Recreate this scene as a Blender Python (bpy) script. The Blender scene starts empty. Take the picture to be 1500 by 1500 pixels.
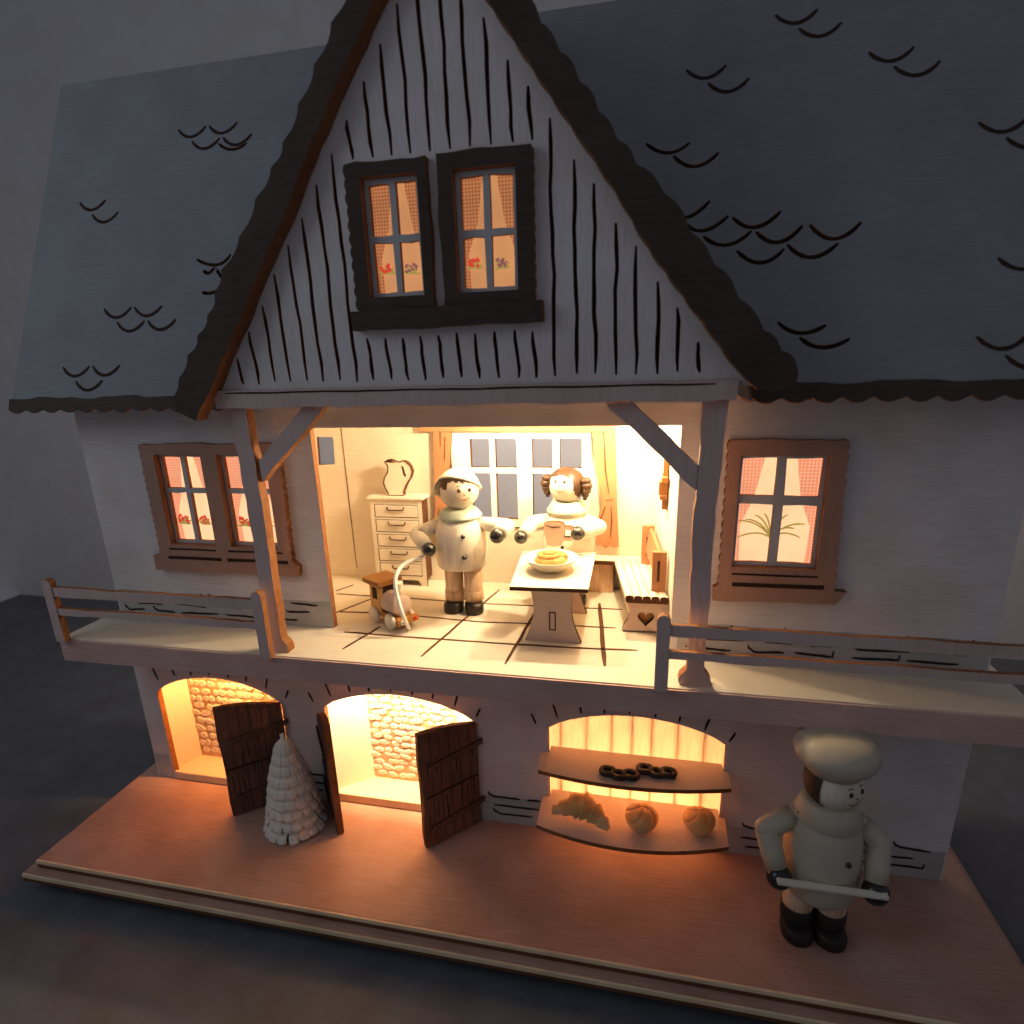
import bpy, bmesh, math, random
from mathutils import Vector, Matrix
from mathutils.geometry import tessellate_polygon
random.seed(7)
sc = bpy.context.scene
col = sc.collection
rad = math.radians

# ------------------------------------------------------------------ camera
CR = [[0.9765098145, 0.2135386554, -0.0288066817],
      [0.0355762588, -0.2916377046, -0.9558670300],
      [-0.2125156749, 0.9323887021, -0.2923839873]]
CP = Vector((1.53647282, -4.8503275, 2.71731558))
FOC = 891.087
cd = bpy.data.cameras.new("camera"); cam = bpy.data.objects.new("camera", cd); col.objects.link(cam)
m3 = Matrix((CR[0], [-a for a in CR[1]], [-a for a in CR[2]])).transposed()
cam.matrix_world = Matrix.Translation(CP) @ m3.to_4x4()
cd.sensor_width = 36; cd.sensor_fit = 'HORIZONTAL'; cd.lens = FOC / 1500 * 36
cd.shift_y = 52 / 1500; cd.clip_start = .05; cd.clip_end = 200
sc.camera = cam
cd.dof.use_dof = True; cd.dof.focus_distance = 6.1; cd.dof.aperture_fstop = 0.55

# ------------------------------------------------------------------ light
w = bpy.data.worlds.new("World"); sc.world = w; w.use_nodes = True
bg = w.node_tree.nodes['Background']; bg.inputs[0].default_value = (.71, .75, .93, 1); bg.inputs[1].default_value = .105
sc.view_settings.view_transform = 'Standard'; sc.view_settings.look = 'None'
sc.view_settings.exposure = .5; sc.view_settings.gamma = 1
sc.cycles.use_denoising = True
sc.cycles.max_bounces = 10; sc.cycles.diffuse_bounces = 6
sc.cycles.sample_clamp_indirect = 6


def lamp(name, kind, loc, power, color, size=.06, aim=None, size_y=None):
    l = bpy.data.lights.new(name, kind); o = bpy.data.objects.new(name, l); col.objects.link(o)
    o.location = loc; l.energy = power; l.color = color
    if kind == 'AREA':
        l.size = size
        if size_y: l.shape = 'RECTANGLE'; l.size_y = size_y
    else:
        l.shadow_soft_size = size
    if aim is not None:
        o.rotation_euler = (Vector(aim) - Vector(loc)).to_track_quat('-Z', 'Y').to_euler()
    return o


WARM = (1, .77, .49); DEEP = (1, .47, .15); GOLD = (1, .68, .40); SHOP = (1, .60, .30); RED = (1, .40, .09)
lamp('dim_daylight', 'AREA', (-7.5, -5.0, 6.5), 62, (.74, .88, 1), 4.5, (0, .3, 2.5))
lamp('room_bulb', 'POINT', (0.0, 1.42, 2.27), 128, WARM, .04)
lamp('room_bulb', 'POINT', (1.22, 1.48, 2.27), 145, WARM, .04)
lamp('room_bulb', 'POINT', (0.65, .86, 2.30), 34, WARM, .04)
lamp('cellar_bulb', 'POINT', (-1.72, .775, -.50), 150, GOLD, .05)
lamp('cellar_bulb', 'POINT', (-.62, .775, -.48), 185, GOLD, .05)
lamp('stable_bulb', 'POINT', (-3.3, .785, -.50), 95, DEEP, .05)
for bx_, bz_, bp_ in ((1.0, -.60, 21), (2.0, -.75, 11), (.95, -1.6, 13), (2.0, -1.6, 10), (1.5, -2.05, 95)): lamp('shop_bulb', 'POINT', (bx_, 1.35, bz_), bp_, SHOP, .12)
lamp('added_wall_fill', 'AREA', (0, 3.4, 4.0), 210, (1, .86, .76), 5, (0, 6.5, 1.5), 1.5)  # added area lamp, hidden behind the roof, brightens the room wall

# ------------------------------------------------------------------ helpers


def ray(px, py):
    a = ((px - 750) / FOC, (py - 802) / FOC, 1)
    return Vector([sum(CR[k][i] * a[k] for k in range(3)) for i in range(3)])


def PY(px, py, y):
    d = ray(px, py); return CP + d * ((y - CP.y) / d.y)


def PZ(px, py, z=0):
    d = ray(px, py); return CP + d * ((z - CP.z) / d.z)


def XZ(px, py, y):
    p = PY(px, py, y); return (p.x, p.z)


class MB:
    def __init__(s):
        s.v = []; s.f = []; s.m = []; s.s = []

    def add(s, vs, fs, m=0, sm=False):
        b = len(s.v); s.v += [tuple(v) for v in vs]
        for f in fs:
            s.f.append([b + i for i in f]); s.m.append(m); s.s.append(sm)
        return s

    def plate(s, outer, holes, fn, t0, t1, m=0, e=None):
        if e is None: e = m
        loops = [outer] + list(holes)
        tess = tessellate_polygon([[Vector((p[0], p[1], 0)) for p in l] for l in loops])
        flat = [p for l in loops for p in l]; n = len(flat)
        vs = [fn(u, v, t0) for u, v in flat] + [fn(u, v, t1) for u, v in flat]
        fs = [list(t) for t in tess if len(set(t)) == 3]
        s.add(vs, fs + [[i + n for i in t][::-1] for t in fs], m)
        k = len(s.v) - 2 * n
        o = 0
        for l in loops:
            L = len(l)
            for i in range(L):
                a = o + i; b = o + (i + 1) % L
                s.f.append([k + a, k + b, k + b + n, k + a + n]); s.m.append(e); s.s.append(False)
            o += L
        return s

    def box(s, x0, x1, y0, y1, z0, z1, m=0, T=None):
        vs = [Vector((x, y, z)) for z in (z0, z1) for y in (y0, y1) for x in (x0, x1)]
        if T: vs = [T @ v for v in vs]
        return s.add(vs, [[0, 1, 3, 2], [4, 6, 7, 5], [0, 4, 5, 1], [2, 3, 7, 6], [0, 2, 6, 4], [1, 5, 7, 3]], m)

    def lathe(s, prof, c, n=28, m=0, axis=None):
        vs = []; fs = []
        q = Vector((0, 0, 1)).rotation_difference(Vector(axis).normalized()) if axis is not None else None
        for r, z in prof:
            for i in range(n):
                a = 2 * math.pi * i / n
                p = Vector((r * math.cos(a), r * math.sin(a), z))
                if q: p = q @ p
                vs.append(p + Vector(c))
        k = len(prof)
        for j in range(k - 1):
            for i in range(n):
                fs.append([j * n + i, j * n + (i + 1) % n, (j + 1) * n + (i + 1) % n, (j + 1) * n + i])
        fs.append(list(range(n))[::-1]); fs.append([(k - 1) * n + i for i in range(n)])
        return s.add(vs, fs, m, True)

    def sphere(s, c, r, m=0, nu=24, nv=14, sc=(1, 1, 1), T=None, fn=None):
        vs = []; fs = []
        for j in range(nv + 1):
            t = math.pi * j / nv
            for i in range(nu):
                a = 2 * math.pi * i / nu
                d = Vector((math.sin(t) * math.cos(a), math.sin(t) * math.sin(a), math.cos(t)))
                rr = r * (fn(d) if fn else 1)
                p = Vector((d.x * sc[0], d.y * sc[1], d.z * sc[2])) * rr
                if T: p = T @ p
                vs.append(p + Vector(c))
        for j in range(nv):
            for i in range(nu):
                fs.append([j * nu + i, (j + 1) * nu + i, (j + 1) * nu + (i + 1) % nu, j * nu + (i + 1) % nu])
        return s.add(vs, fs, m, True)

    def tube(s, pts, rs, n=12, m=0, sx=1.0, closed=False):
        pts = [Vector(p) for p in pts]
        if not hasattr(rs, '__len__'): rs = [rs] * len(pts)
        vs = []; fs = []; k = len(pts); up = None
        for i, p in enumerate(pts):
            if closed: d = pts[(i + 1) % k] - pts[i - 1]
            else: d = pts[min(i + 1, k - 1)] - pts[max(i - 1, 0)]
            d.normalize()
            if up is None:
                up = Vector((0, 0, 1)) if abs(d.z) < .9 else Vector((1, 0, 0))
            a = d.cross(up).normalized(); up = a.cross(d).normalized()
            for j in range(n):
                t = 2 * math.pi * j / n
                vs.append(p + (a * math.cos(t) * sx + up * math.sin(t)) * rs[i])
        for i in range(k if closed else k - 1):
            q = (i + 1) % k
            for j in range(n):
                fs.append([i * n + j, i * n + (j + 1) % n, q * n + (j + 1) % n, q * n + j])
        if not closed:
            fs.append(list(range(n))[::-1]); fs.append([(k - 1) * n + j for j in range(n)])
        return s.add(vs, fs, m, True)


W = {}


def obj(name, mb, mats, parent=None, origin=None, local=False, rot=None, bevel=0):
    me = bpy.data.meshes.new(name)
    vs = mb.v
    if local:
        o = Vector(origin or (0, 0, 0)); sub = Vector((0, 0, 0))
    else:
        if origin is None:
            xs, ys, zs = zip(*vs)
            origin = ((min(xs) + max(xs)) / 2, (min(ys) + max(ys)) / 2, min(zs))
        o = Vector(origin); sub = o
    me.from_pydata([tuple(Vector(v) - sub) for v in vs], [], mb.f)
    if not isinstance(mats, (list, tuple)): mats = [mats]
    for mm in mats: me.materials.append(mm)
    me.polygons.foreach_set('material_index', mb.m)
    me.polygons.foreach_set('use_smooth', mb.s)
    bm = bmesh.new(); bm.from_mesh(me)
    bmesh.ops.recalc_face_normals(bm, faces=bm.faces)
    if bevel:
        es = [e for e in bm.edges if len(e.link_faces) == 2 and e.calc_face_angle(0) > .6]
        bmesh.ops.bevel(bm, geom=es, offset=bevel, segments=2, affect='EDGES', profile=.6)
    bm.to_mesh(me); bm.free()
    ob = bpy.data.objects.new(name, me); col.objects.link(ob)
    if parent is not None:
        ob.parent = parent
        ob.location = o if local else o - W[parent.name]
    else:
        ob.location = o
    W[ob.name] = Vector(o)
    if rot: ob.rotation_euler = rot
    return ob


def tag(o, label, cat, group=None):
    o['label'] = label; o['category'] = cat
    if group: o['group'] = group
    return o


def struct(o):
    o['kind'] = 'structure'; return o


def thing(name, label, cat, loc, group=None):
    o = bpy.data.objects.new(name, None); col.objects.link(o); o.empty_display_size = .1
    o.location = loc; W[o.name] = Vector(loc)
    return tag(o, label, cat, group)


def copyobj(src, parent, loc, rot=(0, 0, 0), scale=(1, 1, 1)):
    c = src.copy(); col.objects.link(c); c.parent = parent
    c.location = loc; c.rotation_euler = rot; c.scale = scale
    return c


XZf = lambda u, v, t: (u, t, v)     # facade plane (normal -Y)
XYf = lambda u, v, t: (u, v, t)     # horizontal plane


def jit(a): return random.uniform(-a, a)


def wavy(p0, p1, n, amp):
    out = []
    ph = random.uniform(0, 6)
    for i in range(n):
        t = i / n
        x = p0[0] + (p1[0] - p0[0]) * t; z = p0[1] + (p1[1] - p0[1]) * t
        d = (p1[0] - p0[0], p1[1] - p0[1]); L = math.hypot(*d) or 1
        o = 0 if i == 0 else amp * (math.sin(ph + t * L * 7) * .6 + math.sin(ph * 2 + t * L * 17) * .3 + jit(.25))
        out.append((x - d[1] / L * o, z + d[0] / L * o))
    return out


def scallop(p0, p1, n, depth, k=7, skew=.0):
    """n round lobes from p0 to p1, bulging to the right of the direction of travel"""
    out = []
    d = (p1[0] - p0[0], p1[1] - p0[1]); L = math.hypot(*d); nx, nz = d[1] / L, -d[0] / L
    for i in range(n):
        dd = depth * random.uniform(.8, 1.15)
        for j in range(k):
            t = (i + (j + .25) / k) / n
            o = dd * abs(math.sin(math.pi * (j + .25) / k)) ** .7
            out.append((p0[0] + d[0] * t + nx * o, p0[1] + d[1] * t + nz * o))
    return out


def strip(pts, wd, taper=True):
    """closed outline round an open polyline"""
    L = []; R = []
    n = len(pts)
    for i, p in enumerate(pts):
        a = pts[max(i - 1, 0)]; b = pts[min(i + 1, n - 1)]
        d = (b[0] - a[0], b[1] - a[1]); l = math.hypot(*d) or 1
        h = wd / 2 * (.55 if taper and i in (0, n - 1) else 1) * (1 + jit(.12))
        L.append((p[0] - d[1] / l * h, p[1] + d[0] / l * h)); R.append((p[0] + d[1] / l * h, p[1] - d[0] / l * h))
    return L + R[::-1]


def lineseg(p, q, n=6, amp=.006):
    return wavy(p, q, n, amp) + [q]


# ------------------------------------------------------------------ materials


def mat(name, color, rough=.6, var=.12, scale=(6, 6, 60), bump=.15, spec=.3, coat=0, detail=4, var_color=None):
    m = bpy.data.materials.new(name); m.use_nodes = True
    nt = m.node_tree; b = nt.nodes['Principled BSDF']
    tc = nt.nodes.new('ShaderNodeTexCoord'); mp = nt.nodes.new('ShaderNodeMapping'); mp.inputs['Scale'].default_value = scale
    nt.links.new(tc.outputs['Object'], mp.inputs[0])
    nz = nt.nodes.new('ShaderNodeTexNoise'); nz.inputs['Scale'].default_value = 1; nz.inputs['Detail'].default_value = detail
    nz.inputs['Roughness'].default_value = .65; nz.inputs['Distortion'].default_value = .4
    nt.links.new(mp.outputs[0], nz.inputs[0])
    n2 = nt.nodes.new('ShaderNodeTexNoise'); n2.inputs['Scale'].default_value = 1.7; n2.inputs['Detail'].default_value = 3
    nt.links.new(tc.outputs['Object'], n2.inputs[0])
    ad = nt.nodes.new('ShaderNodeMath'); ad.operation = 'ADD'
    nt.links.new(nz.outputs[0], ad.inputs[0]); nt.links.new(n2.outputs[0], ad.inputs[1])
    cr = nt.nodes.new('ShaderNodeMapRange'); cr.inputs[1].default_value = .75; cr.inputs[2].default_value = 1.25
    nt.links.new(ad.outputs[0], cr.inputs[0])
    mx = nt.nodes.new('ShaderNodeMix'); mx.data_type = 'RGBA'
    c2 = var_color or tuple(c * (1 - var * (1 + .4 * i)) for i, c in enumerate(color))
    mx.inputs['A'].default_value = (*[min(1, c * (1 + var * .5)) for c in color], 1); mx.inputs['B'].default_value = (*c2, 1)
    nt.links.new(cr.outputs[0], mx.inputs['Factor']); nt.links.new(mx.outputs['Result'], b.inputs['Base Color'])
    b.inputs['Roughness'].default_value = rough; b.inputs['Specular IOR Level'].default_value = spec
    b.inputs['Coat Weight'].default_value = coat
    if bump:
        bp = nt.nodes.new('ShaderNodeBump'); bp.inputs['Strength'].default_value = bump; bp.inputs['Distance'].default_value = .012
        nt.links.new(nz.outputs[0], bp.inputs['Height']); nt.links.new(bp.outputs[0], b.inputs['Normal'])
    return m


def glow(name, color, strength, var=.12, checks=None):
    m = bpy.data.materials.new(name); m.use_nodes = True
    nt = m.node_tree; b = nt.nodes['Principled BSDF']
    b.inputs['Base Color'].default_value = (*[c * .5 for c in color], 1); b.inputs['Roughness'].default_value = .8
    tc = nt.nodes.new('ShaderNodeTexCoord')
    nz = nt.nodes.new('ShaderNodeTexNoise'); nz.inputs['Scale'].default_value = 2.2; nz.inputs['Detail'].default_value = 3
    nt.links.new(tc.outputs['Object'], nz.inputs[0])
    mr = nt.nodes.new('ShaderNodeMapRange'); mr.inputs[1].default_value = .3; mr.inputs[2].default_value = .7
    mr.inputs[3].default_value = strength * (1 - var); mr.inputs[4].default_value = strength * (1 + var)
    nt.links.new(nz.outputs[0], mr.inputs[0]); nt.links.new(mr.outputs[0], b.inputs['Emission Strength'])
    if checks:
        k, c2 = checks
        sx = nt.nodes.new('ShaderNodeSeparateXYZ'); nt.links.new(tc.outputs['Object'], sx.inputs[0])
        outs = []
        for ax in (0, 2):
            a = nt.nodes.new('ShaderNodeMath'); a.operation = 'MULTIPLY'; a.inputs[1].default_value = k
            nt.links.new(sx.outputs[ax], a.inputs[0])
            f = nt.nodes.new('ShaderNodeMath'); f.operation = 'FRACT'; nt.links.new(a.outputs[0], f.inputs[0])
            g = nt.nodes.new('ShaderNodeMath'); g.operation = 'GREATER_THAN'; g.inputs[1].default_value = .5
            nt.links.new(f.outputs[0], g.inputs[0]); outs.append(g)
        s = nt.nodes.new('ShaderNodeMath'); s.operation = 'ADD'
        nt.links.new(outs[0].outputs[0], s.inputs[0]); nt.links.new(outs[1].outputs[0], s.inputs[1])
        h = nt.nodes.new('ShaderNodeMath'); h.operation = 'MULTIPLY'; h.inputs[1].default_value = .5
        nt.links.new(s.outputs[0], h.inputs[0])
        mx = nt.nodes.new('ShaderNodeMix'); mx.data_type = 'RGBA'
        mx.inputs['A'].default_value = (*color, 1); mx.inputs['B'].default_value = (*c2, 1)
        nt.links.new(h.outputs[0], mx.inputs['Factor']); nt.links.new(mx.outputs['Result'], b.inputs['Emission Color'])
    else:
        b.inputs['Emission Color'].default_value = (*color, 1)
    return m


def V(*a): return a


M = {}
M['wall'] = mat('white_stained_wood', (.76, .71, .69), .7, .12, (60, 60, 5), .12)
M['wall_h'] = mat('white_stained_wood_lengthwise', (.76, .70, .67), .7, .12, (4, 60, 60), .12)
M['roof'] = mat('grey_stained_roof_board', (.28, .285, .295), .8, .10, (5, 50, 50), .15)
M['floor'] = mat('birch_floor', (.76, .69, .56), .55, .09, (4, 50, 50), .10)
M['base'] = mat('beech_base_board', (.52, .315, .24), .5, .2, (3, 60, 60), .15)
M['room'] = mat('birch_room_wall', (.76, .69, .55), .6, .08, (4, 50, 50), .10)
M['burn'] = mat('burnt_cut_edge', (.26, .105, .035), .7, .3, (20, 20, 20), .2)
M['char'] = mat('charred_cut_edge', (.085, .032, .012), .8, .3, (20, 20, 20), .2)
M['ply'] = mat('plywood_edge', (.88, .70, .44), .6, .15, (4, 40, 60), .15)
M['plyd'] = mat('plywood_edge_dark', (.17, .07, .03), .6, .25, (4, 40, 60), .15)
M['ink'] = mat('burnt_engraving', (.045, .02, .012), .9, .3, (30, 30, 30), 0)
M['ink2'] = mat('light_engraving', (.085, .035, .015), .9, .3, (30, 30, 30), 0)
M['dark'] = mat('dark_brown_paint', (.072, .050, .036), .75, .25, (5, 40, 40), .2)
M['frame'] = mat('reddish_window_wood', (.46, .26, .18), .6, .12, (50, 50, 6), .15)
M['post'] = mat('weathered_post_wood', (.66, .49, .44), .65, .12, (50, 50, 5), .2)
M['sash'] = mat('grey_white_sash_paint', (.56, .54, .52), .6, .06, (30, 30, 30), .08)
M['door'] = mat('dark_oak_door', (.19, .09, .06), .6, .3, (45, 45, 5), .3)
M['stone'] = mat('stone_paint', (.80, .72, .60), .9, .25, (9, 9, 9), .4)
M['mortar'] = mat('mortar', (.62, .46, .29), .9, .3, (12, 12, 12), .3)
M['plank'] = mat('pine_plank', (.80, .60, .38), .6, .12, (50, 50, 4), .15)
M['shelf'] = mat('shelf_wood', (.62, .46, .37), .6, .08, (4, 50, 50), .1)
M['turned'] = mat('turned_pale_wood', (.84, .77, .64), .45, .16, (18, 18, 1.6), .06, .4)
M['cream'] = mat('cream_painted_wood', (.82, .76, .62), .4, .03, (10, 10, 10), .04, .4)
M['white'] = mat('white_painted_wood', (.76, .69, .54), .35, .03, (10, 10, 10), .04, .4)
M['trouser'] = mat('reddish_turned_wood', (.74, .54, .36), .5, .35, (22, 22, 1.6), .06)
M['coat'] = mat('shade_toned_cream_coat', (.57, .50, .37), .4, .06, (10, 10, 10), .05, .4)  # cream paint with the shade over the baker put into its colour
M['black'] = mat('black_lacquer', (.018, .018, .016), .22, .2, (8, 8, 8), 0, .6)
M['shoe'] = mat('dark_shoe_paint', (.03, .022, .018), .4, .2, (8, 8, 8), .05)
M['hair'] = mat('brown_hair_paint', (.05, .024, .011), .4, .2, (10, 10, 10), .1)
M['collar'] = mat('sage_painted_collar', (.46, .52, .42), .5, .04, (10, 10, 10), .04)
M['mug'] = mat('pinkish_mug_wood', (.56, .38, .27), .6, .06, (20, 20, 20), .05)
M['curt'] = mat('stained_curtain_wood', (.38, .17, .08), .65, .10, (40, 40, 5), .1)
M['orange'] = mat('orange_stained_wood', (.42, .19, .05), .5, .15, (30, 30, 6), .1)
M['red'] = mat('red_bead_paint', (.6, .06, .02), .4, .1, (8, 8, 8), 0)
M['cookie'] = mat('golden_pastry', (.50, .27, .08), .55, .25, (14, 14, 14), .3)
M['crust'] = mat('bread_crust', (.70, .29, .06), .4, .3, (9, 9, 9), .35, .5, var_color=(.82, .46, .16))
M['pretz'] = mat('dark_pretzel', (.055, .028, .018), .45, .3, (20, 20, 20), .1)
M['shave'] = mat('white_wood_shaving', (.84, .75, .62), .6, .08, (20, 20, 20), .1)
M['twine'] = mat('white_cord', (.88, .85, .78), .8, .05, (40, 40, 40), .1)
M['fascia'] = mat('reddish_fascia_wood', (.68, .44, .37), .6, .12, (4, 50, 50), .2)
M['table'] = mat('dark_table', (.12, .125, .14), .6, .15, (3, 3, 3), .05)
M['plaster'] = mat('pale_plaster', (.62, .60, .58), .9, .05, (2, 2, 2), .1)
M['cocoa'] = mat('dark_brown_wood', (.07, .035, .02), .45, .2, (10, 10, 10), .05)
M['paper'] = glow('lit_window_paper', (1, .59, .31), .78, .12)
M['gauze'] = glow('gingham_print', (1, .47, .26), .68, .1, (34, (.80, .22, .11)))
M['paper2'] = glow('lit_window_paper_upper', (1, .46, .19), .38, .2)
M['gauze2'] = glow('gingham_print_upper', (.95, .40, .16), .36, .15, (40, (.50, .14, .05)))
M['pred'] = glow('printed_red', (.75, .07, .04), .55, .2)
M['pgreen'] = glow('printed_green', (.50, .36, .09), .52, .3)
M['pviolet'] = glow('printed_violet', (.38, .14, .14), .42, .2)
M['wbrown'] = mat('ornament_wood', (.34, .14, .045), .5, .2, (20, 20, 6), .1)

def baked(m, pale, lo, hi):
    nt = m.node_tree; b = nt.nodes['Principled BSDF']; old = b.inputs['Base Color'].links[0].from_socket
    tc = nt.nodes.new('ShaderNodeTexCoord'); sp = nt.nodes.new('ShaderNodeSeparateXYZ'); nt.links.new(tc.outputs['Generated'], sp.inputs[0])
    nz = nt.nodes.new('ShaderNodeTexNoise'); nz.inputs['Scale'].default_value = 5; nt.links.new(tc.outputs['Object'], nz.inputs[0])
    ad = nt.nodes.new('ShaderNodeMath'); ad.operation = 'MULTIPLY_ADD'; ad.inputs[1].default_value = .5
    nt.links.new(nz.outputs[0], ad.inputs[0]); nt.links.new(sp.outputs[2], ad.inputs[2])
    mr = nt.nodes.new('ShaderNodeMapRange'); mr.inputs[1].default_value = lo; mr.inputs[2].default_value = hi; nt.links.new(ad.outputs[0], mr.inputs[0])
    mx = nt.nodes.new('ShaderNodeMix'); mx.data_type = 'RGBA'; mx.inputs['A'].default_value = (*pale, 1)
    nt.links.new(old, mx.inputs['B']); nt.links.new(mr.outputs[0], mx.inputs['Factor']); nt.links.new(mx.outputs['Result'], b.inputs['Base Color'])


baked(M['crust'], (.88, .68, .42), .25, .85)
ZG = -2.2756; D = .66

# ------------------------------------------------------------------ setting: table, room wall, base, terrace
mb = MB().box(-14, 14, -9, 9, ZG - .40, ZG - .34); struct(obj('table_top', mb, M['table']))
mb = MB().box(-20, 16, 6.6, 6.8, -3, 12); struct(obj('room_wall', mb, M['plaster']))

base = struct(obj('base_board', MB().box(-4.75, 4.75, -.795, 3.0, ZG - .10, ZG), [M['base']], bevel=.008))
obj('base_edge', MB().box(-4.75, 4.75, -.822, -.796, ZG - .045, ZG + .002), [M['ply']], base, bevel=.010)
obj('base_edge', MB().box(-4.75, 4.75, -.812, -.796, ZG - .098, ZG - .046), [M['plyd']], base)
low = obj('lower_step', MB().box(-4.85, 4.85, -.90, 3.1, ZG - .19, ZG - .101), [M['base']], base)
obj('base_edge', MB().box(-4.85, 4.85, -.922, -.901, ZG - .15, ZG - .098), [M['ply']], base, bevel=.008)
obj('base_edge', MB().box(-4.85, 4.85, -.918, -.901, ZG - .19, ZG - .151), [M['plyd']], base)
obj('foot_board', MB().box(-4.7, 4.7, -.80, 3.0, ZG - .338, ZG - .191), [M['table']], base)

terr = struct(obj('terrace_floor', MB().box(-4.6, 4.6, -.04, 2.5, -.2586, 0), [M['floor']], bevel=.006))
obj('terrace_fascia', MB().box(-4.6, 4.6, -.06, -.041, -.2586, -.012), [M['fascia']], terr)


def tile_joint(pts, wd=.022, m='ink2'):
    pl = [(p.x, p.y) for p in pts]
    full = []
    for a, b in zip(pl, pl[1:]): full += lineseg(a, b, 8, .004)[:-1]
    full.append(pl[-1])
    mb_ = MB().plate(strip(full, wd * 1.25), [], XYf, .0045, .0005)
    return obj('tile_joint', mb_, M[m], terr)


for pts, wd in [([(502, 951), (557, 918)], .022), ([(492, 898), (545, 877)], .018), ([(492, 866), (518, 857)], .016), ([(617, 962), (678, 909), (732, 864)], .022), ([(740, 973), (777, 909), (800, 872)], .026),
            ([(886, 976), (878, 884)], .04), ([(505, 926), (620, 935), (740, 943), (838, 949), (934, 953)], .024),
            ([(494, 896), (545, 898), (605, 902), (700, 911), (780, 914), (902, 920)], .02), ([(493, 870), (540, 873), (603, 877), (700, 884), (790, 888), (912, 893)], .018)]:
    tile_joint([PZ(*p) for p in pts], wd)

# ------------------------------------------------------------------ window builder


def flower_print(parent, x, z, y, s, kind):
    mb = MB()
    def leaf(a, l, wd, m):
        pts = [(x, z), (x + math.cos(a) * l * .5 - math.sin(a) * wd, z + math.sin(a) * l * .5 + math.cos(a) * wd),
               (x + math.cos(a) * l, z + math.sin(a) * l),
               (x + math.cos(a) * l * .5 + math.sin(a) * wd, z + math.sin(a) * l * .5 - math.cos(a) * wd)]
        mb.plate(pts, [], XZf, y - .004 - random.uniform(0, .002), y - .001, m)
    if kind == 'plant':
        for i in range(11):
            a0 = rad(25 + i * 13 + jit(5)); L = s * random.uniform(.8, 1.2); pts = []
            for j in range(7):
                t = j / 6
                pts.append((x + math.cos(a0) * L * t * (1 + .35 * t) * 1.1, z + (math.sin(a0) * 1.5 + .35) * L * t - (.95 - .2 * math.sin(a0)) * s * t * t))
            mb.plate(strip(pts, .014 * s / .2), [], XZf, y - .003 - i * .0004, y - .001, 0)
        return obj('plant_print', mb, [M['pgreen']], parent)
    for i in range(9): leaf(rad(10 + i * 20 + jit(8)), s * random.uniform(.7, 1.15), s * .12, 0)
    for i in range(16):
        cx = x + jit(s * .6); cz = z + s * .55 + jit(s * .38); r = s * random.uniform(.08, .17)
        mb.plate([(cx + r * math.cos(k), cz + r * math.sin(k)) for k in [j * 1.047 for j in range(6)]], [], XZf, y - .008 - i * .0005, y - .001, 1)
    return obj('flower_print', mb, [M['pgreen'], M[kind]], parent)


def window(parent, outer, op, yf, yw, ysash, ypane, fm, paper, gauze, prints, cw=.34, mz=.5, sb=.035, mw=.05, tie=.35):
    x0, x1, z0, z1 = op
    hole = [(x0, z0), (x1, z0), (x1, z1), (x0, z1)]
    fr = obj('window', MB().plate(outer, [hole], XZf, yf, yw, 0, 1), [M[fm], M['burn']], parent)
    zm = z0 + (z1 - z0) * mz; xm = (x0 + x1) / 2
    e = .01
    so = [(x0 - e, z0 - e), (x1 + e, z0 - e), (x1 + e, z1 + e), (x0 - e, z1 + e)]
    hs = []
    for a, b in ((x0 + sb, xm - mw / 2), (xm + mw / 2, x1 - sb)):
        for c, d in ((z0 + sb, zm - mw / 2), (zm + mw / 2, z1 - sb)):
            hs.append([(a + jit(.004), c + jit(.006)), ((a + b) / 2, c + jit(.004)), (b + jit(.004), c + jit(.006)), (b, (c + d) / 2), (b + jit(.004), d + jit(.008)), ((a + b) / 2, d + jit(.006)), (a + jit(.004), d + jit(.008)), (a, (c + d) / 2)])
    obj('sash', MB().plate(so, hs, XZf, ysash, ysash + .045, 0, 1), [M['sash'], M['burn']], fr)
    g = .1
    obj('pane', MB().box(x0 - g, x1 + g, ypane, ypane + .02, z0 - g, z1 + g), [M[paper]], fr)
    H = z1 - z0; wd = x1 - x0
    for sgn, xe in ((1, x0), (-1, x1)):
        def cx(f): return xe + sgn * f * wd
        pl = [(cx(-.06), z1 + .06), (cx(cw + .04), z1 + .06), (cx(cw), z1 - .1 * H), (cx(cw * .75), z1 - .4 * H), (cx(cw * .28), z0 + tie * H), (cx(cw * .36), z0 - .03), (cx(-.06), z0 - .03)]
        obj('curtain', MB().plate(pl, [], XZf, ypane - .006, ypane - .001), [M[gauze]], fr)
    for px_, pz_, s_, k_ in prints: flower_print(fr, x0 + px_ * wd, z0 + pz_ * H, ypane - .008, s_, k_)
    return fr


# ------------------------------------------------------------------ gable front
gable = thing('gable_front', 'tall white stained gable board with burnt upright grooves and two lit windows', 'gable', (0, 0, 2.5))
slots = []
x0, x1 = -1.925, 1.875
for k in range(26):
    x = x0 + (x1 - x0) * k / 25 + jit(.008)
    rz = min(5.55 - 1.40 * x if x > 0 else 5.55 + 1.36 * x, 5.45)
    top = rz + .03 if False else rz - .09 - random.uniform(0, .05)
    segs = [(2.60 + jit(.012), top)]
    if -.79 < x < .72: segs = [(2.60 + jit(.012), 2.935 + jit(.015)), (4.20, top)]
    for a, b in segs:
        n = max(5, int((b - a) * 7))
        pts = wavy((x + .012, a), (x - .012, b), n, .010) + [(x - .012, b)]
        slots.append(strip(pts, .030))
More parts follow.
